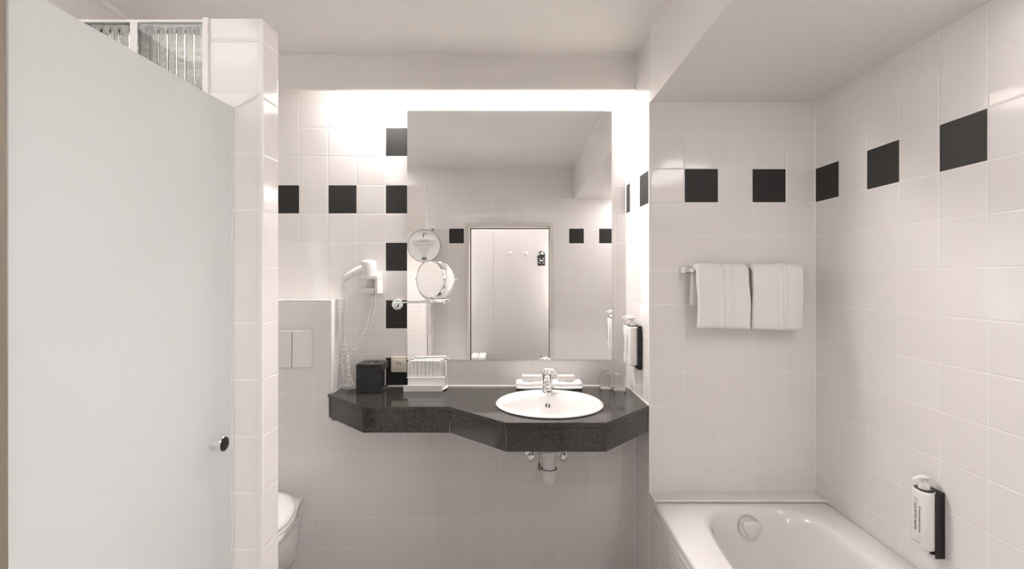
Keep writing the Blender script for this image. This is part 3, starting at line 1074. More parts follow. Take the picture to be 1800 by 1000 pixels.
# ---------------------------------------------------------------- tissue box
t = thing('tissue_box', 'black wooden tissue box on the left end of the counter', 'tissue box', (-0.70, 2.34, CT))
x0, x1, y0, y1 = -0.7625, -0.6385, 2.282, 2.405
z0, z1 = CT + 0.0005, CT + 0.142
bm = B(); box(bm, x0, x1, y0, y1 , z0, z0 + 0.012); obj('bottom_panel', bm, M['wood'], t, smooth=0, bevel=0.001)
bm = B(); box(bm, x0, x1, y0, y0 + 0.008, z0 + 0.0122, z1 - 0.0152); obj('front_panel', bm, M['wood'], t, smooth=0, bevel=0.001)
bm = B(); box(bm, x0 , x1 - 0.018, y1 - 0.008, y1, z0 + 0.0122, z1 - 0.0152)
obj('back_panel', bm, M['wood'], t, smooth=0)
bm = B(); box(bm, x0, x0 + 0.008, y0 + 0.0082, y1 - 0.0082, z0 + 0.0122, z1 - 0.0152); obj('side_panel', bm, M['wood'], t, smooth=0)
bm = B(); box(bm, x1 - 0.026, x1 - 0.018, y0 + 0.0082, y1 - 0.0082, z0 + 0.0122, z1 - 0.0152)
obj('side_panel', bm, M['wood'], t, smooth=0)
bm = B()
# lid: plate with an oval slot and a flap on the right
ol = [bm.verts.new((x, y, z1)) for x, y in ((x0, y0), (x1, y0), (x1, y1), (x0, y1))]
sl = [bm.verts.new(((x0 + x1) / 2 + 0.043 * math.cos(a * PI / 12), (y0 + y1) / 2 + 0.017 * math.sin(a * PI / 12), z1)) for a in range(24)]
ed = []
for L_ in (ol, sl):
    for i in range(len(L_)):
        ed.append(bm.edges.new((L_[i], L_[(i + 1) % len(L_)])))
bmesh.ops.triangle_fill(bm, use_beauty=True, edges=ed)
bmesh.ops.delete(bm, geom=[f for f in bm.faces if all(v in sl for v in f.verts)], context='FACES_ONLY')
ge = bmesh.ops.extrude_face_region(bm, geom=bm.faces[:])
bmesh.ops.translate(bm, verts=[g for g in ge['geom'] if isinstance(g, bmesh.types.BMVert)], vec=(0, 0, -0.015))
box(bm, x1 - 0.006, x1, y0 + 0.0, y1, z1 - 0.036, z1 - 0.0151)
obj('lid', bm, M['wood'], t, smooth=0, bevel=0.0015)
bm = B()
pts = []
rings = []
for i in range(9):
    a = i / 8
    rings.append([((x0 + x1) / 2 - 0.034 + 0.068 * a + 0.001 * math.sin(k * 1.3), 2.3435 + (k - 3) * 0.0042, z1 - 0.012 + 0.010 * math.sin(PI * a) * math.cos((k - 3) * 0.5)) for k in range(7)])
loft(bm, rings, False)
o = obj('tissue', bm, M['paper'], t, smooth=80, label='white paper tissue in the slot')
md = o.modifiers.new('s', 'SOLIDIFY'); md.thickness = 0.0006

# ---------------------------------------------------------------- socket
sx, sz = (701.5 - 900) / 336.6, CZ + (485 - 640) / 336.6
t = thing('wall_socket', 'cream wall power socket between tissue box and amenity tray', 'socket', (sx, D, sz))
bm = B(); box(bm, sx - 0.040, sx + 0.040, D - 0.010, D - 0.0003, sz - 0.040, sz + 0.040); obj('cover_frame', bm, M['cream'], t, smooth=0, bevel=0.003, seg=3)
bm = B(); box(bm, sx - 0.032, sx + 0.032, D - 0.0125, D - 0.0101, sz - 0.026, sz + 0.028); obj('insert_plate', bm, M['cream'], t, smooth=0, bevel=0.001)
bm = B(); lathe(bm, [(0.0195, -0.0126), (0.0195, -0.0150), (0.0175, -0.0150), (0.0170, -0.0128), (0.001, -0.0127)], (sx, D, sz + 0.003), axis='Y', n=32); rr = obj('round_recess', bm, M['cream'], t)
for dx, dz_ in ((-0.0095, 0.001), (0.0095, 0.001), (0.0, 0.011)):
    bm = B(); lathe(bm, [(0.0027, -0.0129), (0.0027, -0.0134)], (sx + dx, D, sz + 0.003 + dz_), axis='Y', n=14)
    obj('pin_hole', bm, M['hole'], rr, label='dark round pin hole')
bm = B(); lathe(bm, [(0.0018, -0.0129), (0.0018, -0.0134)], (sx, D, sz + 0.004), axis='Y', n=12); obj('screw', bm, M['brass'], rr)

# ---------------------------------------------------------------- amenity tray
t = thing('amenity_tray', 'white acrylic amenity stand under the left side of the mirror', 'tray', (-0.44, 2.36, CT))
ax0, ax1 = -0.527, -0.338
bm = B()
zf = CT
# bottom tray with turned-up ends
prism(bm, [(ax0 - 0.012, 2.318), (ax1 - 0.006, 2.318), (ax1 + 0.010, 2.365), (ax1 + 0.010, 2.420), (ax0, 2.420), (ax0 - 0.002, 2.365)], zf + 0.006, zf + 0.012)
box(bm, ax0 - 0.012, ax1 - 0.006, 2.312, 2.3178, zf + 0.0005, zf + 0.033)
box(bm, ax0 + 0.002, ax1, 2.40, 2.410, zf + 0.0005, zf + 0.006)
obj('base_tray', bm, M['acrylic'], t, smooth=0, bevel=0.0015)
bm = B(); box(bm, ax0 - 0.002, ax1 + 0.004, 2.400, 2.404, zf + 0.0122, zf + 0.142); obj('back_panel', bm, M['acrylic'], t, smooth=0, bevel=0.001)
bm = B(); box(bm, ax0 - 0.004, ax1, 2.350, 2.3995, zf + 0.060, zf + 0.064); box(bm, ax0 + 0.001, ax1 - 0.003, 2.353, 2.356, zf + 0.0122, zf + 0.0598); obj('shelf', bm, M['acrylic'], t, smooth=0, bevel=0.001)
bm = B(); box(bm, ax0 - 0.001, ax0 + 0.002, 2.352, 2.3998, zf + 0.0642, zf + 0.140)
bm2 = bm; obj('side_panel', bm2, M['acrylic'], t, smooth=0)
bm2 = B(); box(bm2, ax1 - 0.002, ax1 + 0.001, 2.358, 2.3998, zf + 0.0642, zf + 0.140)
obj('side_panel', bm2, M['acrylic'], t, smooth=0)
pk_names = ['leftmost', 'second from the left', 'third from the left', 'rightmost']
for k in range(4):
    px = -0.5165 + k * 0.0392
    pt = thing('soap_packet', 'white upright toiletry packet in the acrylic stand, ' + pk_names[k], 'packet', (px + 0.018, 2.37, zf + 0.0645), 'toiletry packets in the acrylic stand')
    bm = B(); box(bm, px, px + 0.0365, 2.362, 2.378, zf + 0.0646, zf + 0.146); obj('carton', bm, M['paper'], pt, smooth=0, bevel=0.0015)
    bm = B()
    random.seed(20 + k)
    z = zf + 0.098
    while z < zf + 0.138:
        h_ = random.uniform(.0012, .004)
        box(bm, px + 0.019, px + 0.0208 + random.uniform(0, .0012), 2.3612, 2.3618, z, z + h_)
        z += h_ + random.uniform(.0006, .0014)
    obj('print_line', bm, M['inklight'], pt, smooth=0, label='grey upright line of print')
    bm = B()
    p = [(px + 0.015, 2.3615, zf + 0.0852), (px + 0.0165, 2.3615, zf + 0.0825), (px + 0.0195, 2.3615, zf + 0.0815)]
    tube(bm, spline(p, 4), [0.0005, 0.0012, 0.0015, 0.0016, 0.0014, 0.0012, 0.001, 0.0008, 0.0005], 6)
    obj('print_mark', bm, M['ink'], pt, label='small dark printed mark')
for k in range(3):
    cxk = -0.505 + k * 0.053
    bm = B(); box(bm, cxk, cxk + 0.050, 2.381, 2.398, zf + 0.0646, zf + 0.149 + 0.001 * k)
    obj('sachet', bm, M['paper'], None, label='white flat sachet behind the packets in the acrylic stand, ' + ['left one', 'middle one', 'right one'][k], cat='sachet', group='flat sachets behind the packets', smooth=0, bevel=0.002)

# ---------------------------------------------------------------- hair dryer
HY = 2.372
t = dryer = thing('hair_dryer', 'white wall hair dryer resting in its holder', 'hair dryer', P(650, 515, HY))
c = P(648.5, 482, HY)
bm = B()
lathe(bm, [(0.0365, -0.004), (0.037, 0.0), (0.037, 0.055), (0.0355, 0.064), (0.031, 0.070), (0.020, 0.0735), (0.002, 0.0745)], c, n=36)
obj('barrel', bm, M['wplastic'], t, smooth=50)
bm = B()
hp = [P(640, 470, HY - 0.01), P(628, 475, HY - 0.018), P(616, 482, HY - 0.022), P(607, 488.5, HY - 0.024), P(604.5, 491, HY - 0.024)]
tube(bm, hp, [0.017, 0.0175, 0.0170, 0.0150, 0.008], 20)
obj('handle', bm, M['wplastic'], t, smooth=60)
bm = B(); tube(bm, [P(600.5, 503, HY - 0.024), P(606, 490, HY - 0.024)], [0.004, 0.0055], 10); tube(bm, [P(606, 501, HY - 0.02), P(609, 490, HY - 0.02)], [0.0035, 0.005], 10)
obj('cord_grip', bm, M['wplastic'], t)
t = holder = thing('dryer_holder', 'white wall holder under the hair dryer', 'holder', P(652, 517, D))
a, b_ = P(636.5, 482.5, HY), P(667, 516, HY)
hx0, hx1, hz0, hz1 = a.x, b_.x, b_.z, a.z
bm = B(); box(bm, hx0, hx1, D - 0.012, D - 0.0005, hz0, hz1); obj('back_plate', bm, M['wplastic'], t, smooth=0, bevel=0.002)
bm = B(); box(bm, hx0, hx1 - 0.0002, HY - 0.035, D - 0.0125, hz1 - 0.024, hz1 - 0.005); obj('top_ring', bm, M['wplastic'], t, smooth=0, bevel=0.003)
bm = B(); box(bm, hx1 - 0.014, hx1, HY - 0.033, D - 0.0125, hz0, hz1 - 0.0245); obj('side_cheek', bm, M['wplastic'], t, smooth=0, bevel=0.002)
bm = B()
f1 = [(hx0, hz0 + 0.002), (hx1 - 0.022, hz0 + 0.002), (hx1 - 0.0145, hz0 + 0.030), (hx0, hz0 + 0.030)]
v1 = [bm.verts.new((x, HY - 0.033, z)) for x, z in f1]
v2 = [bm.verts.new((x, D - 0.0125, z)) for x, z in f1]
bm.faces.new(v1); bm.faces.new(v2[::-1])
for i in range(4):
    bm.faces.new((v1[i], v1[(i + 1) % 4], v2[(i + 1) % 4], v2[i]))
obj('lower_pocket', bm, M['wplastic'], t, smooth=0, bevel=0.002)
bm = B(); lathe(bm, [(0.003, 0), (0.003, -0.002)], (hx0 + 0.006, HY - 0.0332, hz0 + 0.037), axis='Y', n=12); obj('switch', bm, M['chrome2'], t)


def coil(path_pts, r0, r1, turns_per_m):
    sp = spline(path_pts, 40)
    out = []
    ph = 0
    n_ = len(sp) - 1
    for i in range(n_):
        p, q = sp[i], sp[i + 1]
        L_ = (q - p).length
        tan = (q - p).normalized() if L_ > 1e-7 else Vector((0, 0, -1))
        a = tan.cross(Vector((0, 1, 0))).normalized()
        b_ = tan.cross(a)
        m_ = max(1, int(L_ * turns_per_m * 14))
        for j in range(m_):
            f_ = j / m_
            rr_ = r0 + (r1 - r0) * (i + f_) / n_
            ang = ph + f_ * L_ * turns_per_m * 2 * PI
            out.append(p.lerp(q, f_) + (a * math.cos(ang) + b_ * math.sin(ang)) * rr_)
        ph += L_ * turns_per_m * 2 * PI
    return out


t = dryer
cz_ = CT + 0.0145
bm = B(); tube(bm, coil([P(602, 503, 2.348), P(603, 560, 2.385), P(605, 600, 2.392), P(601, 640, 2.385), Vector((-0.852, 2.372, cz_ + 0.018))], 0.0045, 0.0105, 46), 0.0025, 8); obj('coiled_cord', bm, M['wplastic'], t, smooth=60)
bm = B(); tube(bm, coil([P(608, 503, 2.352), P(607, 540, 2.38), P(606, 590, 2.392), P(611, 645, 2.380), Vector((-0.828, 2.352, cz_ + 0.018))], 0.004, 0.0095, 52), 0.0025, 8); obj('coiled_cord', bm, M['wplastic'], t, smooth=60)
bm = B(); tube(bm, coil([Vector((-0.852, 2.372, cz_ + 0.018)), Vector((-0.842, 2.352, cz_ + 0.002)), Vector((-0.822, 2.352, cz_)), Vector((-0.796, 2.362, cz_)), Vector((-0.782, 2.388, cz_))], 0.0105, 0.010, 85), 0.0025, 8); obj('coiled_cord', bm, M['wplastic'], t, smooth=60)
t = holder
bm = B(); tube(bm, spline([P(659, 515, 2.40), P(658, 540, 2.415), P(650, 575, 2.42), P(634, 605, 2.42), P(617, 628, 2.42), P(613, 650, 2.42), P(618, 668, 2.415), Vector((-0.80, 2.395, CT + 0.008)), Vector((-0.755, 2.415, CT + 0.006))], 10), 0.0032, 8); obj('straight_cord', bm, M['wplastic'], t, smooth=60)
bm = B(); tube(bm, coil([P(653, 515, 2.40), P(650, 545, 2.41), P(642, 577, 2.413), P(626, 606, 2.413), P(612, 626, 2.408), P(606, 645, 2.400)], 0.003, 0.0095, 42), 0.0024, 8); obj('coiled_cord', bm, M['wplastic'], t, smooth=60)

# ---------------------------------------------------------------- round sign on the mirror
sc_ = P(745.5, 432, D - 0.006)
t = thing('round_sign', 'round white printed sign stuck on the mirror', 'sign', (sc_.x, D - 0.006, sc_.z - 0.086))
bm = B(); lathe(bm, [(0.0862, 0.0), (0.0862, -0.003), (0.0845, -0.0032), (0.0845, -0.0005)], (sc_.x, D - 0.0052, sc_.z), axis='Y', n=64, caps=(False, False)); obj('rim', bm, M['ink'], t, label='thin dark rim')
bm = B(); lathe(bm, [(0.0844, -0.0002), (0.0844, -0.0022), (0.001, -0.0022)], (sc_.x, D - 0.0052, sc_.z), axis='Y', n=64); obj('disc', bm, M['paper'], t)
yy0, yy1 = D - 0.0080, D - 0.00745
random.seed(3)


def bars(bm, zc, half, hgt, wmin=.0015, wmax=.006):
    x = sc_.x - half
    while x < sc_.x + half:
        w_ = random.uniform(wmin, wmax)
        box(bm, x, min(x + w_, sc_.x + half), yy0, yy1, zc - hgt / 2, zc + hgt / 2)
        x += w_ + 0.0012


pz = lambda y: CZ + (485 - y) * (D - 0.006) / F
bm = B(); bars(bm, pz(421.8), .026, .0020); bars(bm, pz(424.1), .061, .0020); obj('print_heading', bm, M['ink'], t, smooth=0, label='bold print lines')
bm = B()
for y, h_ in ((428.6, .050), (430.6, .054), (432.6, .052), (436.3, .022), (438.5, .021), (442.6, .028), (444.3, .014), (448.2, .007)):
    bars(bm, pz(y), h_, .0012)
obj('print_lines', bm, M['inklight'], t, smooth=0, label='fine grey print lines')
bm = B()
tube(bm, [(x, D - 0.0078, z) for x, z in ((sc_.x - .0015, pz(409)), (sc_.x - .0030, pz(412)), (sc_.x - .0025, pz(415)), (sc_.x - .002, pz(418)))], [0.0012, 0.0026, 0.0024, 0.0006], 8)
tube(bm, spline([(sc_.x - .002, D - 0.0078, pz(410.5)), (sc_.x + .001, D - 0.0078, pz(409.3)), (sc_.x + .003, D - 0.0078, pz(410.8))], 4), 0.0006, 6)
box(bm, sc_.x + .0055, sc_.x + .0085, yy0, yy1, pz(411.3), pz(410.3)); box(bm, sc_.x + .0100, sc_.x + .0135, yy0, yy1, pz(411.6), pz(410.0))
obj('emblem', bm, M['ink'], t, label='small black tap emblem')
bm = B(); box(bm, sc_.x - .0115, sc_.x + .0125, yy0, yy1, pz(456.8), pz(452.0)); lg = obj('badge', bm, M['teal'], t, smooth=0, label='dark teal badge')
bm = B()
for k in range(5):
    box(bm, sc_.x - .008 + k * .0036, sc_.x - .0062 + k * .0036, yy0 - .0006, yy0 - .0001, pz(455.2), pz(453.4))
obj('badge_letters', bm, M['paper'], lg, smooth=0)

# ---------------------------------------------------------------- magnifying mirror
MC = P(757.5, 491, 2.302)
t = thing('magnifying_mirror', 'round chrome magnifying mirror on a swing arm beside the big mirror', 'shaving mirror', P(699, 535, D))
wm = P(699, 535, D)
bm = B(); lathe(bm, [(0.030, -0.0005), (0.030, -0.008), (0.026, -0.012), (0.016, -0.013), (0.013, -0.040), (0.011, -0.046)], wm, axis='Y', n=32); obj('wall_mount', bm, M['chrome'], t, smooth=50)
jx = P(704, 531, 2.385)
el = P(781, 530.5, 2.34)
mb_ = Vector((MC.x + 0.004, MC.y, MC.z - 0.107))
bm = B(); tube(bm, [Vector((wm.x, D - 0.045, wm.z + 0.010)), Vector((wm.x + .001, 2.385, wm.z + 0.012)), el], 0.0042, 12); tube(bm, [el + Vector((0, 0, -0.008)), el + Vector((0, 0, 0.006))], 0.006, 12); obj('rear_arm', bm, M['chrome'], t)
bm = B(); tube(bm, [el + Vector((0.006, -0.002, 0.0085)), mb_ + Vector((-0.012, 0, 0.0))], 0.0036, 12); tube(bm, [mb_ + Vector((0, 0, -0.008)), mb_ + Vector((0, 0, 0.010))], 0.0065, 12); obj('front_arm', bm, M['chrome'], t)
ang = math.radians(-35)
Rm = Matrix.Rotation(ang, 3, 'Z')
bm = B()
lathe(bm, [(0.088, -0.0086), (0.0905, -0.0100), (0.094, -0.008), (0.0945, 0.0), (0.094, 0.008), (0.0905, 0.0100), (0.088, 0.0086)], MC, axis='Y', n=64, rot=Rm, caps=(False, False))
obj('mirror_rim', bm, M['chrome'], t, smooth=50)
bm = B(); lathe(bm, [(0.0885, -0.0088), (0.0885, -0.0080)], MC, axis='Y', n=64, rot=Rm); obj('mirror_disc', bm, M['mirror'], t, smooth=30)
bm = B(); lathe(bm, [(0.0885, 0.0080), (0.0885, 0.0088)], MC, axis='Y', n=64, rot=Rm); obj('mirror_disc', bm, M['mirror'], t, smooth=30)
bm = B()
arc = [MC + Rm @ Vector((0.102 * math.cos(math.radians(a)), 0, 0.102 * math.sin(math.radians(a)))) for a in range(-180, 1, 9)]
tube(bm, arc, 0.0030, 10)
for s in (-1, 1):
    tube(bm, [MC + Rm @ Vector((s * 0.0925, 0, 0)), MC + Rm @ Vector((s * 0.108, 0, 0))], 0.0045, 12)
obj('yoke', bm, M['chrome'], t)


# ---------------------------------------------------------------- dispensers
def bottle_section(X, Y, hx, hy, n=36, p=2.6):
    out = []
    for k in range(n):
        a = 2 * PI * k / n
        ca, sa = math.cos(a), math.sin(a)
        out.append((X + hx * math.copysign(abs(ca) ** (2 / p), ca), Y + hy * math.copysign(abs(sa) ** (2 / p), sa)))
    return out


def dispenser(wx, ys, ztop, labels, holder_label, grp, yb0, yb1, flange):
    """bottles hang in a black bracket on a wall whose face looks towards -X"""
    H = 0.182
    zb = ztop - H
    t = thing('bottle_bracket', holder_label, 'bracket', (wx, (yb0 + yb1) / 2, zb - 0.02))
    bm = B(); box(bm, wx - 0.005, wx - 0.0008, yb0, yb1, zb - 0.018, ztop + 0.004); obj('back_plate', bm, M['black'], t, smooth=0, bevel=0.001)
    bm = B(); box(bm, wx - flange, wx - 0.0052, yb0, yb0 + 0.003, zb - 0.018, ztop + 0.004); obj('side_cheek', bm, M['black'], t, smooth=0, bevel=0.001)
    bm = B(); box(bm, wx - 0.026, wx - 0.0052, yb0 + 0.0032, yb1, zb - 0.012, zb - 0.006); obj('bottom_shelf', bm, M['black'], t, smooth=0, bevel=0.002)
    bm = B(); lathe(bm, [(0.005, 0), (0.005, 0.004)], (wx - 0.025, yb0 + 0.02, zb - 0.0165), n=12); obj('lock_knob', bm, M['chrome2'], t)
    bm = B(); box(bm, wx - 0.014, wx - 0.0052, yb0 + 0.0032, yb1, ztop + 0.0006, ztop + 0.0035)
    for y in ys:
        prism(bm, bottle_section(wx - 0.034, y, 0.0205, 0.026), ztop + 0.0006, ztop + 0.0035)
    obj('top_plate', bm, M['black'], t, smooth=0)
    for i, y in enumerate(ys):
        X = wx - 0.034
        b = thing('soap_dispenser', labels[i], 'dispenser', (X, y, zb), grp)
        bm = B()
        rings = []
        hx, hy = 0.026, 0.032
        for z, s in ((0, .86), (0.003, .95), (0.008, 1), (H - 0.008, 1), (H - 0.002, .95), (H, .86)):
            rings.append([(x_, y_, zb + z) for x_, y_ in bottle_section(X, y, hx * s, hy * s)])
        loft(bm, rings, True, True, True)
        obj('bottle_body', bm, M['wplastic'], b, smooth=50)
        bm = B(); lathe(bm, [(0.0155, H + 0.0038), (0.0155, H + 0.012), (0.013, H + 0.019), (0.0085, H + 0.022), (0.0080, H + 0.036)], (X, y, zb), n=24); cl = obj('pump_collar', bm, M['wplastic'], b)
        bm = B()
        rings = []
        dirv = Vector((-1, 0.05, 0)).normalized()
        side = Vector((0.05, 1, 0)).normalized()
        for s, wd, th, dz in ((-0.012, .008, .004, 0.036), (-0.008, .0125, .0062, 0.037), (0.004, .0125, .0068, 0.038), (0.016, .008, .0052, 0.037), (0.030, .0055, .0036, 0.033), (0.036, .0035, .0024, 0.029)):
            rings.append([Vector((X, y, zb + H + dz + 0.002)) + dirv * s + side * wd * math.cos(k * PI / 6) + Vector((0, 0, th * math.sin(k * PI / 6))) for k in range(12)])
        loft(bm, rings, True, True, True)
        obj('pump_head', bm, M['wplastic'], b, smooth=60)
        # print wrapped on the room side of the bottle: reads upward

        def wrap(bm, up0, off, flat=False):
            for v in bm.verts:
                s_, l_ = v.co.x, v.co.y       # along the line, across the line
                yy = l_ + off                 # offset across the bottle, towards +: away from camera is up of letters
                ty = max(-0.95, min(0.95, yy / hy))
                xx = hx * (1 - abs(ty) ** 2.6) ** (1 / 2.6)
                v.co = Vector((X - xx - 0.0004 - 0.0004 * (v.co.z > 0), y + yy, zb + up0 + s_))
            return bm
        bm = textmesh('THE SPA COLLECTION', 0.0125)
        sc = 0.088 / max(v.co.x for v in bm.verts)
        for v in bm.verts:
            v.co.x *= sc
        obj('brand_text', wrap(bm, 0.052, -0.002), M['ink'], b, smooth=0, label='dark upright lettering')
        bm = textmesh('hair & body shampoo shower gel', 0.0075)
        sc = 0.082 / max(v.co.x for v in bm.verts)
        for v in bm.verts:
            v.co.x *= sc
        obj('small_text', wrap(bm, 0.052, -0.014), M['ink'], b, smooth=0, label='small dark upright lettering')
        bm = B()
        for cy_, cz2 in ((0.003, 0.152), (-0.0045, 0.149)):
            rr_ = [Vector((0.0052 * math.cos(k * PI / 12) + cz2, 0.0052 * math.sin(k * PI / 12) + cy_, 0)) for k in range(24)]
            ri_ = [Vector((0.0046 * math.cos(k * PI / 12) + cz2, 0.0046 * math.sin(k * PI / 12) + cy_, 0)) for k in range(24)]
            loft(bm, [rr_, ri_], True)
        obj('emblem', wrap(bm, 0.0, 0.0), M['ink'], b, smooth=0, label='two dark ring emblem')
        bm = B()
        x = -0.014
        while x < 0.012:
            box(bm, 0.018, 0.0195, x, x + 0.0025, 0, 0.0003)
            x += 0.0036
        obj('print_line', wrap(bm, 0.0, 0.0), M['ink'], b, smooth=0, label='tiny dark print line')


dispenser(XR, [1.482], CZ - 0.678, ['white pump bottle in a black bracket on the wall above the bath'],
          'black wall bracket holding one pump bottle above the bath', None, 1.446, 1.520, 0.03)
dispenser(0.604, [2.207, 2.272], CZ - 0.238, ['white pump bottle right of the mirror, the one nearer the bath wall', 'white pump bottle right of the mirror, the one nearer the mirror'],
          'black wall bracket holding two pump bottles right of the mirror', 'pump bottles right of the mirror', 2.170, 2.310, 0.019)

# ---------------------------------------------------------------- towel rail and towels
t = thing('towel_rail', 'chrome towel rail on the tiled wall at the bath end', 'towel rail', (1.05, TUBY, CZ + 0.02))
RZ = CZ + 0.0255
RY = TUBY - 0.060
lx = (1206 - 900) / 396.7
rx = (1408 - 900) / 404.0
for x, dz_ in ((lx, 0), (rx, -0.010)):
    bm = B()
    box(bm, x - 0.027, x + 0.027, TUBY - 0.010, TUBY - 0.0004, RZ - 0.014 + dz_, RZ + 0.018 + dz_)
    pl = obj('mounting_plate', bm, M['chrome'], t, smooth=0, bevel=0.003)
    bm = B(); box(bm, x - 0.011, x + 0.011, RY - 0.008, TUBY - 0.0102, RZ - 0.009 + dz_, RZ + 0.009 + dz_)
    obj('rail_arm', bm, M['chrome'], pl, smooth=0, bevel=0.003)
bm = B(); tube(bm, [(lx, RY, RZ), (rx, RY, RZ - 0.010)], 0.0068, 16); obj('rail', bm, M['chrome'], t)


def hung_towel(px0, px1, zbot_px, label, seed, back_px, shift=0.0, ztop_px=467):
    """towel folded in thirds, hung over the rail: a thick sheet draped front and back"""
    random.seed(seed)
    s = F / (RY - 0.020)
    x0, x1 = (px0 - 900) / s, (px1 - 900) / s
    ztop = CZ + (485 - ztop_px) / s
    zb_f = CZ + (485 - zbot_px) / s
    zb_b = CZ + (485 - back_px) / s
    NU = 64
    path = []
    hw = 0.0195      # half distance between front and back centre lines
    for k in range(10):
        path.append((RY + hw, zb_b + (ztop - 0.022 - zb_b) * k / 10))
    for k in range(9):
        a = PI * k / 8
        path.append((RY + hw * math.cos(a), ztop - 0.022 + 0.022 * math.sin(a) ** 0.8 - 0.0))
    for k in range(1, 23):
        path.append((RY - hw - 0.003 * math.sin(k / 22 * PI), ztop - 0.022 - (ztop - 0.022 - zb_f) * k / 22))
    th = 0.0105
    outer, inner = [], []
    n = len(path)
    p_a, p_b, p_c = [random.uniform(0, 6) for _ in range(3)]
    for i, (yy, zz) in enumerate(path):
        ta = path[min(i + 1, n - 1)]
        tb_ = path[max(i - 1, 0)]
        ty, tz = ta[0] - tb_[0], ta[1] - tb_[1]
        l_ = math.hypot(ty, tz)
        ny, nz = tz / l_, -ty / l_          # outward on the back side = +Y
        ro, ri = [], []
        f_ = i / (n - 1)
        for j in range(NU + 1):
            u = j / NU
            # vertical dobby ridges
            rib = 0
            for uc, wv in ((0.50, .014), (0.60, .014), (0.685, .014)):
                rib -= 0.0036 * math.exp(-((u + 0.05 * max(0, f_ - .5) * math.sin(p_a) - uc) / wv) ** 2)
            for uc in (0.55, 0.645):
                rib += 0.0018 * math.exp(-((u - uc) / .022) ** 2)
            wav = 0.0028 * math.sin(u * 5 + p_b + f_ * 3) + 0.0016 * math.sin(u * 13 + p_c + f_ * 5)
            # a soft diagonal crease
            wav += 0.0024 * math.exp(-((u - 0.28 - 0.35 * (f_ - 0.6)) / 0.07) ** 2) * (f_ > .4)
            edge = min(u, 1 - u)
            thk = th * (1 if edge > 0.035 else math.sqrt(max(0.02, 1 - ((0.035 - edge) / 0.035) ** 2)))
            endk = min(i, n - 1 - i)
            if endk == 0:
                thk *= 0.55
            front = f_ > 0.55
            xs = x0 + (x1 - x0) * u
            sag = 0.0
            if front:
                xs += shift * (f_ - 0.55)
            ramp = min(1.0, max(0.0, (f_ - 0.5) / 0.25))
            xs += 0.0035 * ramp * math.sin(f_ * 9 + p_a) * (abs(2 * u - 1) ** 2 * 0.7 + 0.3)
            xs -= 0.030 * (1 - u) * max(0.0, 0.46 - f_)
            if f_ > .9 :
                sag = 0.003 * math.sin(u * 3 + p_b)
            # rounded shoulders
            zz2 = zz - (0.010 * max(0, 1 - u / 0.09) ** 2 + 0.010 * max(0, 1 - (1 - u) / 0.09) ** 2) * (1 if 0.25 < f_ < 0.62 else 0) + sag
            o_ = thk + rib + (wav if (front or f_ < .2) else wav * .3)
            ro.append((xs, yy + ny * o_, zz2 + nz * o_))
            ri.append((xs, yy - ny * thk * 0.8, zz2 - nz * thk * 0.8))
        outer.append(ro); inner.append(ri)
    bm = B()
    rings = []
    for i in range(n):
        rings.append(outer[i] + inner[i][::-1])
    loft(bm, rings, True, True, True)
    t = thing('hand_towel', label, 'towel', ((x0 + x1) / 2, RY, zb_f), 'white towels on the rail')
    obj('towel_cloth', bm, M['towel'], t, smooth=70)
    # inner fold showing along the right edge
    bm = B()
    rings = []
    for k in range(15):
        f_ = k / 14
        z = ztop - 0.030 - (ztop - 0.034 - zb_f) * f_
        x = x1 - 0.004 + shift * 0.45 * f_
        rings.append([(x + 0.0055 * math.cos(a * PI / 5) + 0.001 * math.sin(f_ * 11), RY - hw + 0.012 + 0.006 * math.sin(a * PI / 5), z) for a in range(10)])
    loft(bm, rings, True, True, True)
    obj('inner_fold', bm, M['towel'], t, smooth=70)


hung_towel(1224, 1316, 578, 'white hand towel hanging on the left half of the rail', 4, 537, shift=0.012, ztop_px=467)
hung_towel(1322, 1411, 579, 'white hand towel hanging on the right half of the rail', 9, 560, shift=0.006, ztop_px=466)

# ---------------------------------------------------------------- bath tub
t = thing('bath_tub', 'white enamel bath tub built in along the right wall', 'bath', (0.97, 1.12, 0))
BZ = CZ - 0.965
BX0, BX1, BY0, BY1 = 0.604, XR - 0.002, 0.28, 1.989
bm = B()


def tubring(hx, hy, cx, cy, z, p):
    out = []
    for k in range(72):
        a = 2 * PI * k / 72
        ca, sa = math.cos(a), math.sin(a)
        out.append((cx + hx * math.copysign(abs(ca) ** (2 / p), ca), cy + hy * math.copysign(abs(sa) ** (2 / p), sa), z))
    return out


cx0, cy0 = (BX0 + BX1) / 2, (BY0 + BY1) / 2
hx0_, hy0_ = (BX1 - BX0) / 2, (BY1 - BY0) / 2
ix, iy = 0.985, cy0 - 0.005
rings = [tubring(hx0_ - .002, hy0_ - .002, cx0, cy0, BZ - 0.035, 60), tubring(hx0_, hy0_, cx0, cy0, BZ - 0.008, 60), tubring(hx0_ - .002, hy0_ - .002, cx0, cy0, BZ - 0.002, 50), tubring(hx0_ - .008, hy0_ - .008, cx0, cy0, BZ, 40),
         tubring(0.262, 0.822, ix, iy, BZ - 0.0005, 5.5), tubring(0.254, 0.816, ix, iy, BZ - 0.004, 5), tubring(0.247, 0.810, ix, iy, BZ - 0.012, 4.6), tubring(0.241, 0.804, ix, iy, BZ - 0.028, 4.4),
         tubring(0.236, 0.797, ix, iy, BZ - 0.06, 4.3), tubring(0.228, 0.782, ix, iy, BZ - 0.13, 4.2), tubring(0.214, 0.74, ix, iy, BZ - 0.25, 4),
         tubring(0.200, 0.69, ix, iy, BZ - 0.33, 3.8), tubring(0.17, 0.61, ix, iy, BZ - 0.385, 3.4), tubring(0.08, 0.35, ix, iy, BZ - 0.395, 3), tubring(0.01, 0.05, ix, iy, BZ - 0.396, 2)]
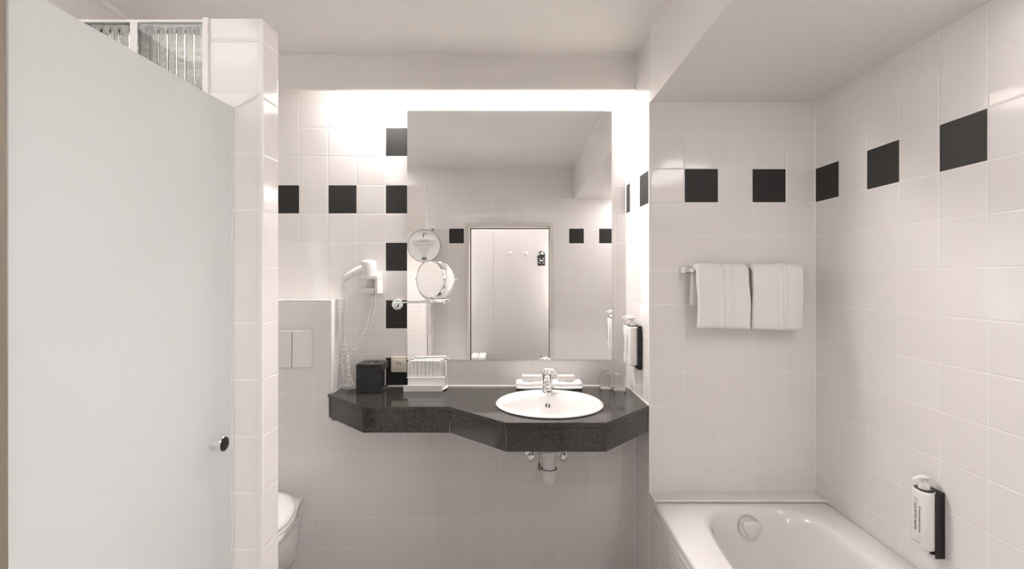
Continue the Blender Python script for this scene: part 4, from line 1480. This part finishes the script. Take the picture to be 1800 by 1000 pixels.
loft(bm, rings, True, False, True)
obj('tub_shell', bm, M['enamel'], t, smooth=60)
# overflow knob on the end wall of the tub
oc = Vector((0.972, 1.924, CZ - 1.030))
ok = obj('overflow_rosette', (lambda b: (lathe(b, [(0.043, 0.010), (0.043, -0.006), (0.040, -0.010), (0.030, -0.012), (0.002, -0.012)], oc, axis='Y', n=40), b)[1])(B()), M['chrome2'], t, label='round chrome overflow rosette')
bm = B()
out1, out2 = [], []
for k in range(36):
    a = 2 * PI * k / 36
    r_ = 0.033 * (1 + 0.10 * math.cos(3 * (a + math.radians(90))))
    out1.append(oc + Vector((0.006 + r_ * math.cos(a), -0.0125, -0.003 + r_ * math.sin(a))))
    out2.append(oc + Vector((0.008 + r_ * 1.02 * math.cos(a), -0.030, -0.004 + r_ * 1.02 * math.sin(a))))
out3 = [oc + Vector((0.009, -0.034, -0.004)) + (p - oc - Vector((0.008, -0.030, -0.004))) * 0.85 for p in out2]
loft(bm, [out1, out2, out3], True, True, True)
obj('overflow_knob', bm, M['greyplastic'], ok, smooth=50, label='three sided grey knob')
# tiled ledge and apron
bm = B(); box(bm, XN - 0.0066, XR, 1.9895, TUBY, 0.0, CZ - 0.9575)
struct('trim_ledge', bm, M['t_top'], label='white tiled ledge between bath and end wall', cat='ledge', bevel=0.003)
bm = B(); tube(bm, [(XN - 0.004, 1.988, CZ - 0.9585), (XR, 1.988, CZ - 0.9585)], 0.005, 8); trim(bm, 'white edge bead along the bath ledge')
bm = B(); box(bm, 0.604, 0.618, REAR, 1.989, 0.0, BZ - 0.036)
struct('trim_apron', bm, M['t_plainY'], label='white tiled apron on the side of the bath', cat='bath apron')

# ---------------------------------------------------------------- toilet
TCX = -1.128
t = thing('toilet', 'white wall-hung toilet with closed lid behind the partition', 'toilet', (TCX, PRE, 0.15))


def tsec(scale_w, front, z, back=PRE - 0.0006):
    """outline of the bowl from above: narrow at the wall, widening, rounded at the front"""
    prof = [(0.0, .108), (0.06, .120), (0.14, .142), (0.22, .166), (0.30, .180), (0.38, .182), (0.45, .166), (0.50, .135), (0.53, .095), (0.548, .05), (0.553, 0.0)]
    k = front / 0.553
    right = [(TCX + w_ * scale_w, back - d_ * k, z) for d_, w_ in prof]
    left = [(TCX - w_ * scale_w, back - d_ * k, z) for d_, w_ in prof[:-1]][::-1]
    return right + left


bm = B()
Z0 = CZ - 1.058
loft(bm, [tsec(0.62, .20, Z0 - 0.275), tsec(0.72, .26, Z0 - 0.255), tsec(0.86, .34, Z0 - 0.20), tsec(0.95, .44, Z0 - 0.13), tsec(0.99, .51, Z0 - 0.06), tsec(1.0, .545, Z0 - 0.03), tsec(1.03, .553, Z0 - 0.024), tsec(1.03, .553, Z0 - 0.003), tsec(1.015, .548, Z0)], True, True, True)
obj('bowl', bm, M['ceramic'], t, smooth=50)


def lid_ring(s, z, cy=PRE - 0.300):
    out = []
    for k in range(48):
        a = 2 * PI * k / 48
        w_ = 0.190 * (1 - 0.10 * math.sin(a))
        out.append((TCX + s * w_ * math.cos(a), cy + s * 0.232 * math.sin(a), z))
    return out


bm = B(); loft(bm, [lid_ring(.99, Z0 + 0.002), lid_ring(1.005, Z0 + 0.006), lid_ring(1.005, Z0 + 0.013), lid_ring(.985, Z0 + 0.017)], True, True, True); obj('seat', bm, M['wplastic'], t, smooth=50)
bm = B(); loft(bm, [lid_ring(.985, Z0 + 0.019), lid_ring(1.0, Z0 + 0.023), lid_ring(.995, Z0 + 0.032), lid_ring(.95, Z0 + 0.045), lid_ring(.8, Z0 + 0.054), lid_ring(.4, Z0 + 0.060), lid_ring(.02, Z0 + 0.061)], True, True, True); obj('lid', bm, M['wplastic'], t, smooth=50)
bm = B(); lathe(bm, [(0.010, -0.06), (0.010, 0.06)], (TCX, PRE - 0.085, Z0 + 0.012), axis='X', n=14); obj('hinge', bm, M['wplastic'], t)
# side fixing hole
bm = B(); lathe(bm, [(0.0065, 0), (0.0065, 0.002)], (TCX + 0.1338, PRE - 0.12, Z0 - 0.055), axis='X', n=16); obj('fixing_hole', bm, M['hole'], t, label='dark side fixing hole')

# flush plate
t = thing('flush_plate', 'white two-button flush plate on the toilet box wall', 'flush plate', (-1.10, PRE, CZ - 0.444))
fx0, fx1, fz0, fz1 = -1.226, -0.975, CZ - 0.444, CZ - 0.264
bm = B(); box(bm, fx0 + 0.004, fx1 - 0.004, PRE - 0.006, PRE - 0.0004, fz0 + 0.003, fz1 - 0.003); obj('base_frame', bm, M['wplastic'], t, smooth=0)
for xa, xb, d0, d1 in ((fx0, -1.0676, 0.013, 0.027), (-1.0638, fx1, 0.027, 0.015)):
    bm = B()
    ya, yb = PRE - 0.0062, None
    vs = box(bm, xa, xb, PRE - 0.016, PRE - 0.0062, fz0, fz1)
    for v in bm.verts:
        if v.co.y < PRE - 0.010:
            f_ = (v.co.x - xa) / (xb - xa)
            v.co.y = PRE - (d0 + (d1 - d0) * f_)
            if v.co.z < (fz0 + fz1) / 2:
                v.co.y += 0.003
        if abs(v.co.x + 1.0657) < 0.01 and v.co.z > (fz0 + fz1) / 2:
            v.co.x += 0.003
    obj('flush_button', bm, M['wplastic'], t, smooth=0, bevel=0.006, seg=3)
bm = B(); box(bm, -1.069, -1.060, PRE - 0.014, PRE - 0.0061, fz0 + 0.004, fz1 - 0.004); obj('button_gap', bm, M['ink'], t, smooth=0, label='dark gap between the buttons')

# ---------------------------------------------------------------- corridor: hooks, hanger, rack (seen in the mirror)
cw = -0.5962
for x, lab in ((-0.02, 'chrome coat hook on the corridor wall, the one further from the door hanger'), (0.167, 'chrome coat hook on the corridor wall, the one nearer the door hanger')):
    t = thing('coat_hook', lab, 'hook', (x, cw, CZ + 0.255), 'coat hooks on the corridor wall')
    bm = B(); lathe(bm, [(0.020, 0.0), (0.020, 0.006), (0.014, 0.009)], (x, cw, CZ + 0.267), axis='Y', n=24); obj('rosette', bm, M['chrome'], t)
    bm = B(); tube(bm, spline([(x, cw + 0.008, CZ + 0.267), (x, cw + 0.034, CZ + 0.262), (x, cw + 0.046, CZ + 0.280)], 5), [0.007] * 5 + [0.006] * 5 + [0.008], 12); obj('peg', bm, M['chrome'], t)
hx = 0.343
t = thing('coat_peg', 'small chrome knob carrying the black door hanger', 'knob', (hx, cw, CZ + 0.27))
bm = B(); lathe(bm, [(0.010, 0.0), (0.010, 0.018), (0.017, 0.022), (0.017, 0.034), (0.010, 0.037)], (hx + 0.006, cw, CZ + 0.262), axis='Y', n=24); obj('knob', bm, M['chrome'], t)
t = thing('door_hanger', 'black door hanger card with white print on the corridor wall', 'door hanger', (hx, cw + 0.01, CZ + 0.12))
bm = B()
ol = []
for x, z in ((-0.042, 0.0), (0.042, 0.0), (0.042, 0.12)):
    ol.append((hx + x, z))
for k in range(1, 10):
    a = PI * k / 12
    ol.append((hx + 0.042 * math.cos(a), 0.125 + 0.045 * math.sin(a)))
ol += [(hx - 0.024, 0.150), (hx - 0.012, 0.140), (hx + 0.006, 0.128), (hx + 0.020, 0.132), (hx + 0.022, 0.118), (hx + 0.006, 0.110), (hx - 0.012, 0.112), (hx - 0.030, 0.126), (hx - 0.042, 0.118)]
v1 = [bm.verts.new((x, cw + 0.010, CZ + 0.12 + z)) for x, z in ol]
v2 = [bm.verts.new((x, cw + 0.0115, CZ + 0.12 + z)) for x, z in ol]
f = bm.faces.new(v1); g = bm.faces.new(v2[::-1])
for i in range(len(ol)):
    bm.faces.new((v1[i], v1[(i + 1) % len(ol)], v2[(i + 1) % len(ol)], v2[i]))
bmesh.ops.triangulate(bm, faces=[f, g])
obj('card', bm, M['black'], t, smooth=0)
bm = B()
for (x0, x1, z0, z1) in ((-.026, -.010, .088, .091), (.010, .026, .088, .091), (-.026, -.010, .028, .031), (.010, .026, .028, .031), (-.026, -.023, .070, .088), (.023, .026, .070, .088), (-.026, -.023, .031, .048), (.023, .026, .031, .048),
                          (-.018, .018, .062, .067), (-.020, .020, .054, .059)):
    box(bm, hx + x0, hx + x1, cw + 0.0117, cw + 0.0122, CZ + .12 + z0, CZ + .12 + z1)
obj('print', bm, M['paper'], t, smooth=0, label='white bracket print')
t = thing('luggage_rack', 'low white slatted luggage rack in the corridor', 'rack', (-0.42, -0.42, 0))
rz = CZ - 0.895
for k in range(5):
    bm = B(); box(bm, -0.70 + k * 0.082, -0.628 + k * 0.082, -0.58, -0.26, rz - 0.018, rz); obj('slat', bm, M['trim'], t, smooth=0, bevel=0.002)
bm = B(); box(bm, -0.70, -0.30, -0.58, -0.55, rz - 0.06, rz - 0.019); box(bm, -0.70, -0.30, -0.29, -0.26, rz - 0.06, rz - 0.019); obj('rail', bm, M['trim'], t, smooth=0)
for x in (-0.70, -0.33):
    for y in (-0.58, -0.29):
        bm = B(); box(bm, x, x + 0.03, y, y + 0.03, 0.0, rz - 0.0605); obj('leg', bm, M['trim'], t, smooth=0)
